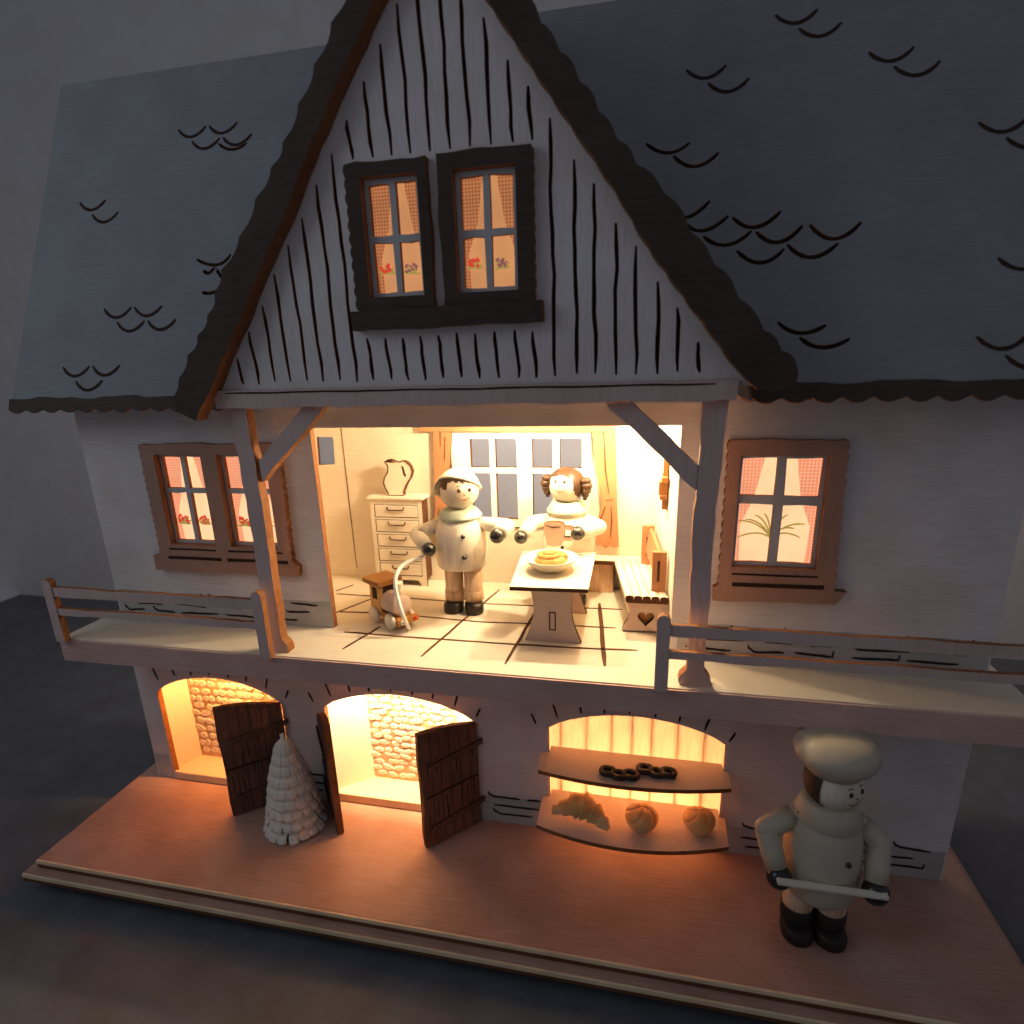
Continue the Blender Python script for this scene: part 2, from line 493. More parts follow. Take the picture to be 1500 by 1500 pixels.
# window openings in the gable
WL = (-.632, -.182, 3.226, 4.055); WR = (.088, .553, 3.226, 4.048)
for o in (WL, WR): slots.append([(o[0] - .03, o[2] - .03), (o[1] + .03, o[2] - .03), (o[1] + .03, o[3] + .03), (o[0] - .03, o[3] + .03)])
tri = [(-2.30, 2.5), (2.30, 2.5), (0.0, 5.62)]
obj('gable_board', MB().plate(tri, slots, XZf, 0, .035, 0, 1), [M['wall'], M['burn']], gable)
obj('gable_backing', MB().plate(tri, slots[-2:], XZf, .036, .10, 0, 1), [M['ink'], M['burn']], gable)
fl = [(.20, .22, .085, 'pred'), (.66, .21, .08, 'pviolet')]


def gframe(o, l, r, t, b):
    a = (o[0] - l, o[2] - b); c = (o[1] + r, o[2] - b); d = (o[1] + r, o[3] + t); e = (o[0] - l, o[3] + t)
    return a, c, d, e


a, c, d_, e = gframe(WL, .11, .075, .10, .09)
out = wavy(a, c, 6, .006) + wavy(c, d_, 12, .010) + wavy(d_, (e[0], e[1] - .02), 7, .012) + scallop(e, a, 11, .022, 5)[::1]
out = wavy(a, c, 6, .006) + wavy(c, d_, 12, .010) + wavy(d_, e, 7, .012) + [(p[0], p[1]) for p in scallop(e, a, 11, .018, 5)]
window(gable, out, WL, -.075, -.001, .0, .115, 'dark', 'paper2', 'gauze2', fl, .36)
a, c, d_, e = gframe(WR, .115, .115, .11, .09)
out = wavy(a, c, 6, .006) + scallop(c, d_, 11, .014, 5) + wavy(d_, e, 7, .012) + wavy(e, a, 12, .010)
window(gable, out, WR, -.075, -.001, .0, .115, 'dark', 'paper2', 'gauze2', fl, .36)
out = wavy((-.79, 2.985), (.74, 2.998), 14, .007) + wavy((.74, 2.998), (.735, 3.145), 4, .006) + wavy((.735, 3.145), (-.80, 3.128), 14, .004) + wavy((-.80, 3.128), (-.79, 2.985), 4, .006)
obj('window_sill', MB().plate(out, [], XZf, -.11, -.001, 0, 1), [M['dark'], M['burn']], gable)
# bargeboards with scalloped outer edges
Rin = [(2.162, 2.598), (2.01, 2.788), (1.735, 3.138), (1.49, 3.457), (1.248, 3.834), (1.107, 4.03), (.93, 4.27), (.55, 4.80), (.0, 5.56)]
Rout = [(.0, 5.86), (.62, 4.99), (1.257, 4.101), (1.383, 3.945), (1.565, 3.767), (1.751, 3.521), (2.088, 3.09), (2.276, 2.869), (2.52, 2.60)]


def chain(pts, fn):
    out = []
    for a, b in zip(pts, pts[1:]): out += fn(a, b)
    return out


rin = chain(Rin, lambda a, b: scallop(b, a, max(1, int(math.hypot(a[0] - b[0], a[1] - b[1]) / .2)), .014, 5)[::-1])
rout = chain(Rout, lambda a, b: scallop(b, a, max(1, round(math.hypot(a[0] - b[0], a[1] - b[1]) / .23)), .035, 5, 0)[::-1])
rout = chain(Rout, lambda a, b: [(p[0], p[1]) for p in scallop(a, b, max(1, round(math.hypot(a[0] - b[0], a[1] - b[1]) / .23)), -.035, 5)])
endr = [(2.535, 2.58), (2.525, 2.52), (2.46, 2.475), (2.38, 2.462), (2.28, 2.475), (2.22, 2.53)]
obj('bargeboard', MB().plate(rin + rout + endr, [], XZf, -.16, -.003, 0, 1), [M['dark'], M['burn']], gable)
Lin = [(-2.33, 2.30), (-2.217, 2.449), (-1.905, 2.892), (-1.445, 3.545), (-1.18, 3.912), (-.937, 4.303), (-.50, 4.88), (.0, 5.56)]
Lout = [(-.0, 5.86), (-.70, 5.0), (-1.175, 4.325), (-1.296, 4.174), (-1.462, 3.98), (-1.644, 3.73), (-1.856, 3.494), (-2.047, 3.166), (-2.30, 2.86), (-2.56, 2.48), (-2.52, 2.36)]
lin = chain(Lin, lambda a, b: wavy(a, b, max(2, int(math.hypot(a[0] - b[0], a[1] - b[1]) / .1)), .012))
lout = chain(Lout, lambda a, b: scallop(a, b, max(1, round(math.hypot(a[0] - b[0], a[1] - b[1]) / .25)), -.038, 5))
lin = [(p[0] - .004, p[1]) for p in lin]
obj('bargeboard', MB().plate(lin + lout, [], XZf, -.16, -.003, 0, 1), [M['dark'], M['burn']], gable)

# ------------------------------------------------------------------ main roof and dormer roof
roof = thing('main_roof', 'broad grey wooden main roof board with engraved scallop shingles behind the gable', 'roof', (0, .3, 2.43))
SL = math.tan(rad(66)); YE, ZE = .28, 2.427


def roofp(u, v, t):   # u along X, v up the slope, t below the surface
    c, s = math.cos(rad(66)), math.sin(rad(66))
    return (u, YE + v * c + t * s, ZE + v * s - t * c)


eave = scallop((-4.85, 0), (-2.2, 0), 13, .05, 6) + [(-2.2, .0), (-2.2, .08), (2.2, .08), (2.2, 0)] + scallop((2.2, 0), (4.85, 0), 13, .05, 6)
outl = eave + [(4.85, 0), (4.85, 3.62), (-4.85, 3.62), (-4.85, 0)][0:3]
arcs = []


def unroof(px, py):
    n = Vector((0, -math.sin(rad(66)), math.cos(rad(66)))); d = ray(px, py)
    p = CP + d * ((Vector((0, YE, ZE)) - CP).dot(n) / d.dot(n))
    return (p.x, (p.z - ZE) / math.sin(rad(66)))


def arc_px(pa, pm, pb):
    P0, P1, P2 = unroof(*pa), unroof(*pm), unroof(*pb)
    pts = []
    for i in range(10):
        t = i / 9
        # quadratic through the three points
        q = [(P0[k] * (1 - t) * (1 - 2 * t) + P1[k] * 4 * t * (1 - t) + P2[k] * t * (2 * t - 1)) for k in (0, 1)]
        pts.append(q)
    return strip(pts, .034)


for A in [((946, 210), (978, 224), (1010, 209)), ((986, 228), (1018, 244), (1053, 223)), ((974, 302), (1003, 319), (1040, 294)), ((1001, 325), (1030, 338), (1067, 316)),
          ((1030, 346), (1064, 359), (1101, 338)), ((1073, 318), (1106, 333), (1144, 309)), ((1107, 339), (1140, 355), (1176, 330)), ((1079, 367), (1114, 385), (1149, 364)),
          ((1153, 358), (1188, 377), (1228, 356)), ((1186, 329), (1222, 350), (1262, 325)), ((1139, 472), (1172, 488), (1210, 476)), ((1171, 494), (1204, 509), (1245, 496)),
          ((320, 210), (340, 219), (362, 209)), ((288, 380), (318, 388), (338, 372)), ((298, 396), (306, 400), (314, 391)), ((316, 391), (326, 407), (336, 405)), ((296, 428), (310, 429), (326, 421))]:
    arcs.append(arc_px(*A))
obj('roof_board', MB().plate(outl, arcs, roofp, 0, .03, 0, 1), [M['roof'], M['burn']], roof)
for cx_, cz_ in ((-3.7, 1.0), (-4.2, 2.2), (-3.1, 2.9), (-4.1, .40), (4.05, 2.1), (4.15, 1.0), (3.3, 2.8), (2.6, 3.25), (4.0, .40), (1.9, 2.85)):
    for ax, az in ((0, 0), (.18, -.15), (.36, 0), (.54, -.15))[:random.randint(2, 4)]:
        if abs(cx_ + ax) > 4.6: continue
        pts = [(cx_ + ax - .16 + .32 * i / 9, cz_ + az - .10 * math.sin(math.pi * i / 9) ** .8) for i in range(10)]
        obj('shingle_edge', MB().plate(strip(pts, .030), [], roofp, -.0045, -.0005), [M['ink']], roof)
for sx in (-1, 1):
    eb = scallop((2.3, -.03), (4.85, -.03), 12, .055, 6) if sx > 0 else scallop((-4.85, -.03), (-2.3, -.03), 12, .055, 6)
    xa, xb = (2.3, 4.85) if sx > 0 else (-4.85, -2.3)
    obj('eave_board', MB().plate(eb + [(xb, -.03), (xb, .07)] + wavy((xb, .07), (xa, .07), 20, .02)[1:] + [(xa, .07)], [], roofp, -.022, -.002, 0, 1), [M['dark'], M['burn']], roof)
eave2 = [(-4.85, .02), (-2.2, .02), (-2.2, .1), (2.2, .1), (2.2, .02), (4.85, .02), (4.85, 3.62), (-4.85, 3.62)]
obj('roof_backing', MB().plate(eave2, [], roofp, .031, .10, 0, 0), [M['ink']], roof)
obj('dormer_slope', MB().plate([(-.16, -.02), (-.16, 0), (0, 0)], [], lambda u, v, t: (u, t, v), 0, .1), [M['roof']], roof) if False else None
for sgn in (-1, 1):
    yb = lambda z: YE + (z - ZE) / SL - .02
    mb = MB()
    A = Vector((0, .10, 5.62)); B = Vector((0, yb(5.60), 5.60)); C = Vector((sgn * 2.30, .10, 2.50)); Dv = Vector((sgn * 2.30, max(yb(2.5), .2), 2.50))
    off = Vector((sgn * .03, 0, .03))
    mb.add([A, B, Dv, C, A + off, B + off, Dv + off, C + off], [[0, 1, 2, 3], [7, 6, 5, 4], [0, 4, 5, 1], [1, 5, 6, 2], [2, 6, 7, 3], [3, 7, 4, 0]])
    obj('dormer_slope', mb, [M['roof']], roof)

# ------------------------------------------------------------------ porch: beam, posts, braces
porch = thing('porch_frame', 'rough hewn timber porch frame with two crooked posts and slanting braces', 'porch', (0, 0, 0))
beam = wavy((-2.19, 2.393), (2.155, 2.397), 44, .010) + wavy((2.155, 2.397), (2.165, 2.545), 3, .006) + wavy((2.165, 2.545), (-2.20, 2.545), 30, .003) + wavy((-2.20, 2.545), (-2.19, 2.393), 3, .006)
bm_ = obj('beam', MB().plate(beam, [], XZf, -.05, -.002, 0, 1), [M['post'], M['burn']], porch)
obj('engraved_line', MB().plate(strip(lineseg((-2.08, 2.523), (2.0, 2.519), 30, .004), .014), [], XZf, -.054, -.0505), [M['ink']], bm_)


def post_outline(pts):   # (z, xl, xr) bottom to top
    L = []; R = []
    for (z, a, b), (z2, a2, b2) in zip(pts, pts[1:]):
        L += wavy((a, z), (a2, z2), max(2, int(abs(z2 - z) / .08)), .009); R += wavy((b, z), (b2, z2), max(2, int(abs(z2 - z) / .08)), .009)
    L.append((pts[-1][1], pts[-1][0])); R.append((pts[-1][2], pts[-1][0]))
    return R + L[::-1]


pr_ = [(0.0, 1.875, 2.125), (.035, 1.862, 2.135), (.085, 1.875, 2.118), (.14, 1.925, 2.075), (.3, 1.93, 2.075), (1.0, 1.915, 2.075), (1.55, 1.91, 2.07), (1.80, 1.92, 2.085), (2.391, 1.93, 2.115)]
obj('post', MB().plate(post_outline(pr_), [], XZf, .03, .14, 0, 1), [M['post'], M['burn']], porch)
pl_ = [(z, a - .028, b - .028) for z, a, b in [(0.0, -2.115, -1.865), (.035, -2.12, -1.862), (.085, -2.11, -1.875), (.14, -2.08, -1.925), (.3, -2.075, -1.93), (1.0, -2.075, -1.915), (1.55, -2.07, -1.91), (1.80, -2.085, -1.92), (2.391, -2.105, -1.93)]]
obj('post', MB().plate(post_outline(pl_), [], XZf, .03, .14, 0, 1), [M['post'], M['burn']], porch)
for b4 in ([(-1.41, 2.391), (-1.19, 2.391), (-1.905, 1.725), (-1.905, 1.92)], [(1.405, 2.391), (1.195, 2.391), (1.915, 1.705), (1.92, 1.90)]):
    p, q, r_, s_ = b4
    o = wavy(p, q, 3, .0) + wavy(q, r_, 9, .008) + wavy(r_, s_, 2, 0) + wavy(s_, p, 9, .008)
    obj('brace', MB().plate(o, [], XZf, .034, .13, 0, 1), [M['post'], M['burn']], porch)
obj('porch_ceiling', MB().box(-2.25, 2.25, .101, D - .002, 2.50, 2.53), [M['room']], porch)

# railings
def railing(xp, dirn, label):
    r = thing('railing', label, 'railing', (xp, -.09, 0), 'porch railings')
    h = .055
    top = [(xp + h * math.cos(a), .65 + .05 * math.sin(a)) for a in [rad(k) for k in range(0, 181, 30)]]
    obj('rail_post', MB().plate([(xp - h, 0.0), (xp + h, 0.0)] + top, [], XZf, -.125, -.055, 0, 1), [M['post'], M['burn']], r)
    xe = 4.5 * dirn
    for z, t in ((.565, .10), (.345, .075)):
        o = wavy((xp + dirn * .045, z - t / 2), (xe, z - t / 2), 16, .008) + [(xe, z - t / 2)] + wavy((xe, z + t / 2), (xp + dirn * .045, z + t / 2), 16, .008) + [(xp + dirn * .045, z + t / 2)]
        obj('rail', MB().plate(o, [], XZf, -.115, -.07, 0, 1), [M['post'], M['burn']], r)
    obj('rail_post', MB().plate([(xe - h, 0.0), (xe + h, 0.0)] + [(p[0] - xp + xe, p[1]) for p in top], [], XZf, -.125, -.055, 0, 1), [M['post'], M['burn']], r)
    return r


railing(1.715, 1, 'low two rail porch railing in front of the right porch post')
railing(-2.05, -1, 'low two rail porch railing beside the left porch post')

# ------------------------------------------------------------------ upper wall
upper = thing('upper_wall', 'white wooden house wall with wide room opening and red curtained windows', 'wall', (0, D, 0))
OXL, OXR, OZ = -1.73, 1.815, 2.147
win_r = (2.305, 3.005, .905, 1.90); win_l = (-2.79, -2.225, .905, 1.89); win_l2 = (-3.54, -2.975, .905, 1.89)


def rect(o, g=.02): return [(o[0] - g, o[2] - g), (o[1] + g, o[2] - g), (o[1] + g, o[3] + g), (o[0] - g, o[3] + g)]


outl = [(-4.5, 0), (OXL, 0), (OXL, OZ), (OXR, OZ), (OXR, 0), (4.5, 0), (4.5, 2.9), (2.3, 2.9), (2.3, 2.6), (-2.3, 2.6), (-2.3, 2.9), (-4.5, 2.9)]
obj('wall_board', MB().plate(outl, [rect(win_r), rect(win_l), rect(win_l2)], XZf, D, D + .075, 0, 1), [M['wall_h'], M['burn']], upper)
# right window
o_ = win_r
sill_r = wavy((2.165, .585), (3.20, .60), 12, .006) + [(3.20, .745)] + [(3.10, .745)]
fro = wavy((2.165, .575), (3.27, .60), 14, .006) + [(3.27, .715), (3.16, .72)] + scallop((3.16, .72), (3.12, 2.03), 13, .020, 5) + wavy((3.12, 2.03), (2.215, 2.03), 9, .012) + scallop((2.215, 2.03), (2.215, .72), 13, .020, 5) + [(2.19, .715), (2.16, .705)]
wr = window(upper, fro, win_r, D - .075, D - .001, D + .0, D + .075, 'frame', 'paper', 'gauze', [(.47, .24, .21, 'plant')], .30, .60, .03, .075)
obj('sill_groove', MB().plate(strip([(2.32, .742), (2.7, .745), (3.08, .75)], .036, False), [], XZf, D - .079, D - .0755), [M['ink']], wr)
obj('sill_groove', MB().plate(strip([(2.31, .842), (2.7, .842), (3.02, .845)], .016, False), [], XZf, D - .079, D - .0755), [M['ink']], wr)
# left double window
fro = wavy((-3.80, .60), (-2.03, .60), 18, .006) + wavy((-2.03, .60), (-2.01, .765), 3, .005) + [(-2.09, .775)] + scallop((-2.10, .78), (-2.08, 2.0), 14, .020, 5) + wavy((-2.08, 2.0), (-3.69, 2.0), 16, .010) + scallop((-3.69, 2.0), (-3.69, .78), 14, .02, 5) + [(-3.80, .77)]
wl = window(upper, fro, win_l, D - .075, D - .001, D, D + .075, 'frame', 'paper', 'gauze', [(.20, .20, .11, 'pred'), (.66, .20, .10, 'pred')], .34, .60, .03, .05)
bpy.data.objects.remove(wl) if False else None
# the frame plate carries the first opening only: cut the second by rebuilding it with both
me_old = wl.data
h1 = [(win_l[0], win_l[2]), (win_l[1], win_l[2]), (win_l[1], win_l[3]), (win_l[0], win_l[3])]
h2 = [(win_l2[0], win_l2[2]), (win_l2[1], win_l2[2]), (win_l2[1], win_l2[3]), (win_l2[0], win_l2[3])]
tmp = obj('window_tmp', MB().plate(fro, [h1, h2], XZf, D - .075, D - .001, 0, 1), [M['frame'], M['burn']], origin=tuple(W[wl.name]))
wl.data = tmp.data; bpy.data.objects.remove(tmp); bpy.data.meshes.remove(me_old)
x0, x1, z0, z1 = win_l2; e = .012
fr2 = window(upper, [(x0 - e, z0 - e), (x1 + e, z0 - e), (x1 + e, z1 + e), (x0 - e, z1 + e)], (x0 + .004, x1 - .004, z0 + .004, z1 - .004), D - .06, D - .003, D, D + .075, 'frame', 'paper', 'gauze', [(.20, .20, .11, 'pred'), (.66, .20, .10, 'pred')], .34, .60, .03, .05)
for xa, xb in ((-3.60, -2.93), (-2.86, -2.13)):
    obj('sill_groove', MB().plate(strip([(xa, .755), ((xa + xb) / 2, .758), (xb, .755)], .034, False), [], XZf, D - .079, D - .0755), [M['ink']], wl)
    obj('sill_groove', MB().plate(strip([(xa + .03, .855), ((xa + xb) / 2, .858), (xb - .05, .855)], .018, False), [], XZf, D - .079, D - .0755), [M['ink']], wl)
# engraved stone courses at the foot of the wall
M['plinth'] = mat('grey_stained_plinth', (.50, .48, .45), .75, .10, (4, 50, 50), .12)


def stone_marks(parent, x0, x1, z0, z1, y, fn=XZf):
    rows = 3
    x = x0; mbs = []
    for r in range(rows):
        z = z0 + (z1 - z0) * (r + .15) / rows
        x = x0 + random.uniform(0, .2)
        while x < x1 - .12:
            L = min(random.uniform(.22, .55), x1 - x - .03)
            pts = lineseg((x, z + jit(.012)), (x + L, z + jit(.012)), 6, .006)
            if random.random() < .45: pts = [(x - .012, z + (z1 - z0) / rows * .6), (x - .002, z + .03)] + pts[1:]
            elif random.random() < .4: pts = pts + [(x + L + .006, z + (z1 - z0) / rows * .55)]
            mbs.append(strip(pts, .022)); x += L + random.uniform(.06, .2)
    for s_ in mbs:
        obj('stone_joint', MB().plate(s_, [], XZf, y - .0055, y - .0005), [M['ink']], parent)


for xa, xb in ((-4.48, OXL - .01), (OXR + .06, 4.48)):
    o = [(xa, .004), (xb, .004)] + wavy((xb, .30), (xa, .30), int((xb - xa) / .12), .012) + [(xa, .30)]
    pl = obj('plinth', MB().plate(o, [], XZf, D - .006, D - .0005, 0, 0), [M['plinth']], upper)
    stone_marks(pl, xa + .05, xb - .12, .05, .34, D - .006)

# ------------------------------------------------------------------ lower wall with arches
lower = thing('lower_wall', 'white wooden ground floor wall with three round arched openings under the terrace', 'wall', (0, D, ZG))


def arch(xa, xb, zs, za, n=16, zs2=None):
    zs2 = zs if zs2 is None else zs2
    out = []
    for i in range(n + 1):
        t = i / n
        out.append((xa + (xb - xa) * t, zs + (zs2 - zs) * t + (za - (zs + zs2) / 2) * (1 - (2 * t - 1) ** 2) ** .8))
    return out


A1 = arch(-4.24, -2.535, -1.03, -.77); A2 = arch(-1.985, -.195, -1.01, -.768); A3 = arch(.612, 2.40, -.99, -.757)
outl = [(-4.5, ZG), (-4.24, ZG)] + A1 + [(-2.535, ZG), (-1.985, ZG)] + A2 + [(-.195, ZG), (4.5, ZG), (4.5, -.26), (-4.5, -.26)]
shop_hole = [(.615, -2.2)] + A3 + [(2.40, -2.2)]
obj('wall_board', MB().plate(outl, [shop_hole], XZf, D, D + .075, 0, 1), [M['wall_h'], M['burn']], lower)
# voussoir marks around the arches
VM = [(-1.071, -0.861, -1.023, -0.954), (-0.851, -0.691, -0.792, -0.86), (-0.565, -0.682, -0.543, -0.779), (-0.308, -0.671, -0.309, -0.756), (-0.053, -0.676, -0.054, -0.731),
      (0.206, -0.683, 0.201, -0.744), (0.453, -0.674, 0.432, -0.772), (0.736, -0.675, 0.68, -0.839), (0.97, -0.859, 0.917, -0.941)]
for xm in (-3.385, -1.09, 1.506):
    for xa, za, xb, zb_ in VM:
        if xm + xa < -4.4: continue
        obj('voussoir_joint', MB().plate(strip(lineseg((xm + xa, za + .03), (xm + xb, zb_), 4, .003), .022), [], XZf, D - .0055, D - .0005), [M['ink']], lower)
for xa, xb in ((-4.48, -4.26), (-2.51, -2.01), (-.17, .59), (2.43, 4.48)):
    o = [(xa, ZG + .003), (xb, ZG + .003)] + wavy((xb, ZG + .34), (xa, ZG + .34), max(3, int((xb - xa) / .12)), .01) + [(xa, ZG + .34)]
    pl = obj('plinth', MB().plate(o, [], XZf, D - .006, D - .0005, 0, 0), [M['plinth']], lower)
    stone_marks(pl, xa + .04, xb - .04, ZG + .10, ZG + .43, D - .006)


def niche(name, label, xa, xb, yb, splay, floor_z):
    n = thing(name, label, 'niche', ((xa + xb) / 2, D + .08, floor_z), 'lit arched niches')
    obj('sill', MB().box(xa + .014, xb - .014, D - .02, D + .019, ZG + .003, floor_z + .035), [M['plank']], n, bevel=.012)
    f = [(xa - .05, D + .01), (xb + .05, D + .01), (xb + .05, yb + .05), (xa - .05, yb + .05)]
    obj('floor_plate', MB().plate([(xa + .012, D + .02), (xb - .012, D + .02), (xb - .012, D + .074), (xb + .05, D + .078), (xb + .05, yb + .05), (xa - .05, yb + .05), (xa - .05, D + .078), (xa + .012, D + .074)], [], XYf, floor_z - .06, floor_z, 0, 0), [M['plank']], n)
    obj('ceiling_plate', MB().box(xa - .1, xb + .1, D + .08, yb + .1, -.34, -.30), [M['plank']], n)
    for s_, x in ((1, xa), (-1, xb)):
        q = [(x - s_ * .03, D + .078), (x + s_ * splay, yb + .02), (x + s_ * splay - s_ * .03, yb + .04), (x - s_ * .06, D + .078)]
        obj('side_panel', MB().plate(q, [], XYf, floor_z - .05, -.341), [M['room']], n)
    return n


cellar = niche('stone_cellar', 'brightly lit cellar niche with rough stone back wall behind the middle arch', -1.985, -.195, 1.05, .36, -2.20)
back = obj('back_panel', MB().box(-1.70, -.48, 1.05, 1.08, -2.25, -.341), [M['mortar']], cellar)
stone_v = []


def stone_mesh(k):
    rnd = random.Random(k)
    mb = MB()
    n = 7
    ring = [(math.cos(2 * math.pi * i / n + .2) * rnd.uniform(.42, .52), math.sin(2 * math.pi * i / n + .2) * rnd.uniform(.38, .5)) for i in range(n)]
    vs = [(x, 0, z) for x, z in ring] + [(x * .82, -.5, z * .82) for x, z in ring] + [(0, -.6, 0)]
    fs = [[i, (i + 1) % n, n + (i + 1) % n, n + i] for i in range(n)] + [[n + i, n + (i + 1) % n, 2 * n] for i in range(n)]
    mb.add(vs, fs, 0, False)
    return mb


def stones(parent, x0, x1, z0, z1, y, sx, sz, wob, shape=None):
    protos = []
    for k in range(5):
        p = obj('stone', stone_mesh(k), [M['stone']], parent, origin=(0, 0, 0), local=True); protos.append(p)
    used = set()
    z = z0 + sz / 2; r = 0; cnt = 0
    pw = W[parent.name]
    while z < z1:
        x = x0 + (sx * .5 if r % 2 else sx * .9)
        while x < x1:
            wd = sx * random.uniform(.6, 1.45)
            if shape is None or shape(x, z):
                loc = (x + jit(wob) - pw.x, y - pw.y, z + jit(wob) - pw.z)
                k = random.randrange(5)
                if k in used: o = copyobj(protos[k], parent, loc)
                else: o = protos[k]; o.location = loc; used.add(k)
                o.scale = (wd * 1.06, .022 * random.uniform(.6, 1.3), sz * random.uniform(.95, 1.12)); o.rotation_euler = (0, jit(.35), 0); cnt += 1
            x += wd
        z += sz; r += 1
    return cnt


def in_arch(x, z):
    xc = -1.05; return z < -.62 and (z < -1.0 or (x - xc) ** 2 / .62 ** 2 + (z + 1.0) ** 2 / .40 ** 2 < 1)


stones(back, -1.66, -.50, -2.16, -.60, 1.05, .110, .085, .016, in_arch)
stable = niche('stone_stable', 'orange lit niche with rows of small rounded stones behind the leftmost arch', -4.24, -2.535, 1.05, .10, -2.20)
back = obj('back_panel', MB().box(-4.2, -2.6, 1.05, 1.08, -2.25, -.341), [M['mortar']], stable)
stones(back, -4.16, -2.62, -2.15, -.62, 1.05, .125, .110, .010)

shop = thing('shop_niche', 'glowing shop niche lined with upright pine planks behind the bread shelves', 'niche', (1.5, 1.0, ZG), 'lit arched niches')
veneer = mat('thin_glowing_pine_veneer', (.86, .77, .66), .6, .12, (50, 50, 4), .1)
nt = veneer.node_tree; pb = nt.nodes['Principled BSDF']; outn = nt.nodes['Material Output']
tl = nt.nodes.new('ShaderNodeBsdfTranslucent'); nt.links.new(pb.inputs['Base Color'].links[0].from_socket, tl.inputs[0])
ms = nt.nodes.new('ShaderNodeMixShader'); ms.inputs[0].default_value = .6
nt.links.new(pb.outputs[0], ms.inputs[1]); nt.links.new(tl.outputs[0], ms.inputs[2]); nt.links.new(ms.outputs[0], outn.inputs['Surface'])
bx = [.36, .735, 1.01, 1.27, 1.48, 1.68, 1.94, 2.20, 2.66]
for k in range(8):
    a, b = bx[k] + .003, bx[k + 1] - .003
    obj('plank', MB().box(a, b, .778 + jit(.003), .796, ZG + .012, -.35), [veneer], shop, bevel=.004)
    if k < 7: obj('batten', MB().box(b - .006, b + .012, .797, .815, ZG + .012, -.35), [M['mortar']], shop)
obj('ceiling_plate', MB().box(.34, 2.68, D + .08, 1.6, -.345, -.32), [M['plaster']], shop)
obj('side_panel', MB().box(.32, .345, D + .08, 1.6, ZG + .012, -.346), [M['plaster']], shop)
obj('side_panel', MB().box(2.675, 2.70, D + .08, 1.6, ZG + .012, -.346), [M['plaster']], shop)
obj('backing', MB().box(.346, 2.674, 1.58, 1.60, ZG + .012, -.346), [M['plaster']], shop)


def shelf(z, yl, yr, ym, label):
    n = 14; front = []
    xa, xb = .553, 2.44
    for i in range(n + 1):
        t = i / n
        y = yl + (yr - yl) * t; mid = (yl + yr) / 2
        front.append((xa + (xb - xa) * t, y - (mid - ym) * (1 - (2 * t - 1) ** 2)))
    o = front + [(2.445, D - .01), (2.39, D - .01), (2.39, .765), (.625, .765), (.625, D - .01), (.545, D - .01)]
    s_ = obj('shelf', MB().plate(o, [], XYf, z, z - .045, 0, 1), [M['shelf'], M['burn']])
    tag(s_, label, 'shelf', 'bread shelves')
    return s_


shelf(-1.839, .20, .25, .045, 'lower curved wooden shelf carrying the croissant and two rolls')
shelf(-1.279, .34, .39, .245, 'upper curved wooden shelf carrying the dark pretzels')

# doors --------------------------------------------------------------


def door(label, hx, hy, fx, fy, zb, zh, zf, side):
    """hinge (hx,hy), free edge (fx,fy); local x runs from hinge to free edge; side = which way the outer face looks"""
    L = math.hypot(fx - hx, fy - hy); a = math.atan2(fy - hy, fx - hx)
    t = thing('arched_door', label, 'door', (hx, hy, zb), 'open arched plank doors')
    t.rotation_euler = (0, 0, a)
    n = 6; H0, H1 = zh - zb, zf - zb
    top = lambda x: H0 + (H1 - H0) * (1 - (1 - x / L) ** 1.9)
    fn = lambda u, v, tt: (u, tt, v)
    s_ = side
    core = [(0, .0)] + [(L, 0)] + [(L + .012 * math.sin(k * 1.3), H1 * k / 8) for k in range(1, 8)] + [(L * (1 - k / 8), top(L * (1 - k / 8))) for k in range(0, 9)]
    obj('door_core', MB().plate(core, [], fn, -.03 * 1, .03, 0, 1), [M['door'], M['burn']], t, local=True)
    xs = [L * k / n + (jit(.012) if 0 < k < n else 0) for k in range(n + 1)]
    for k in range(n):
        xa, xb = xs[k] + .007, xs[k + 1] - .007
        if k == n - 1: xb = L - .004
        pl = [(xa, .012), (xb, .012), (xb, top(xb) - .012), ((xa + xb) / 2, top((xa + xb) / 2) - .010), (xa, top(xa) - .012)]
        for sd in (1, -1):
            f0 = .031 * sd; f1 = (.042 + jit(.003)) * sd
            pk = obj('plank', MB().plate(pl, [], fn, f0, f1), [M['door']], t, local=True)
            if sd == s_:
                for q in range(2):
                    zc = random.uniform(.15, H0 - .35); ll = random.uniform(.15, .3); xc = random.uniform(xa + .02, xb - .02)
                    g = strip(lineseg((xc, zc), (xc + jit(.01), zc + ll), 5, .006), .010)
                    obj('grain_mark', MB().plate(g, [], fn, (abs(f1) - .002) * sd, (abs(f1) + .0025) * sd), [M['ink']], pk, local=True)
    for z in (H0 * .21, H0 * .80):
        for dz in (0.0,):
            st = obj('strap_hinge', MB().plate([(-.05, z + .0), (L * .88, z - .055), (L * .90, z - .03), (L * .88, z + .0), (-.05, z + .06)], [], fn, .043 * s_, .062 * s_, 0, 1), [M['door'], M['ink']], t, local=True)
        for q in (-.005, .028):
            obj('strap_line', MB().plate(strip([(0, z + q + .012), (L * .4, z + q - .02), (L * .85, z + q - .048)], .007), [], fn, .0622 * s_, .0645 * s_), [M['ink']], st, local=True)
    obj('batten', MB().plate([(.03, H0 * .50), (L * .95, H0 * .50 - .012), (L * .95, H0 * .50 + .004), (.03, H0 * .50 + .016)], [], fn, .043 * s_, .052 * s_), [M['ink']], t, local=True)
    return t


door('dark brown arched plank door standing open at the right of the cellar arch', -.188, .648, -.655, .135, ZG + .005, -1.0, -.87, 1)
door('dark arched door seen nearly edge on at the left of the cellar arch', -2.04, .645, -1.655, .135, ZG + .005, -1.08, -.87, -1)
door('dark arched plank door behind the white tree', -2.535, .645, -3.06, .19, ZG + .005, -1.01, -.85, 1)

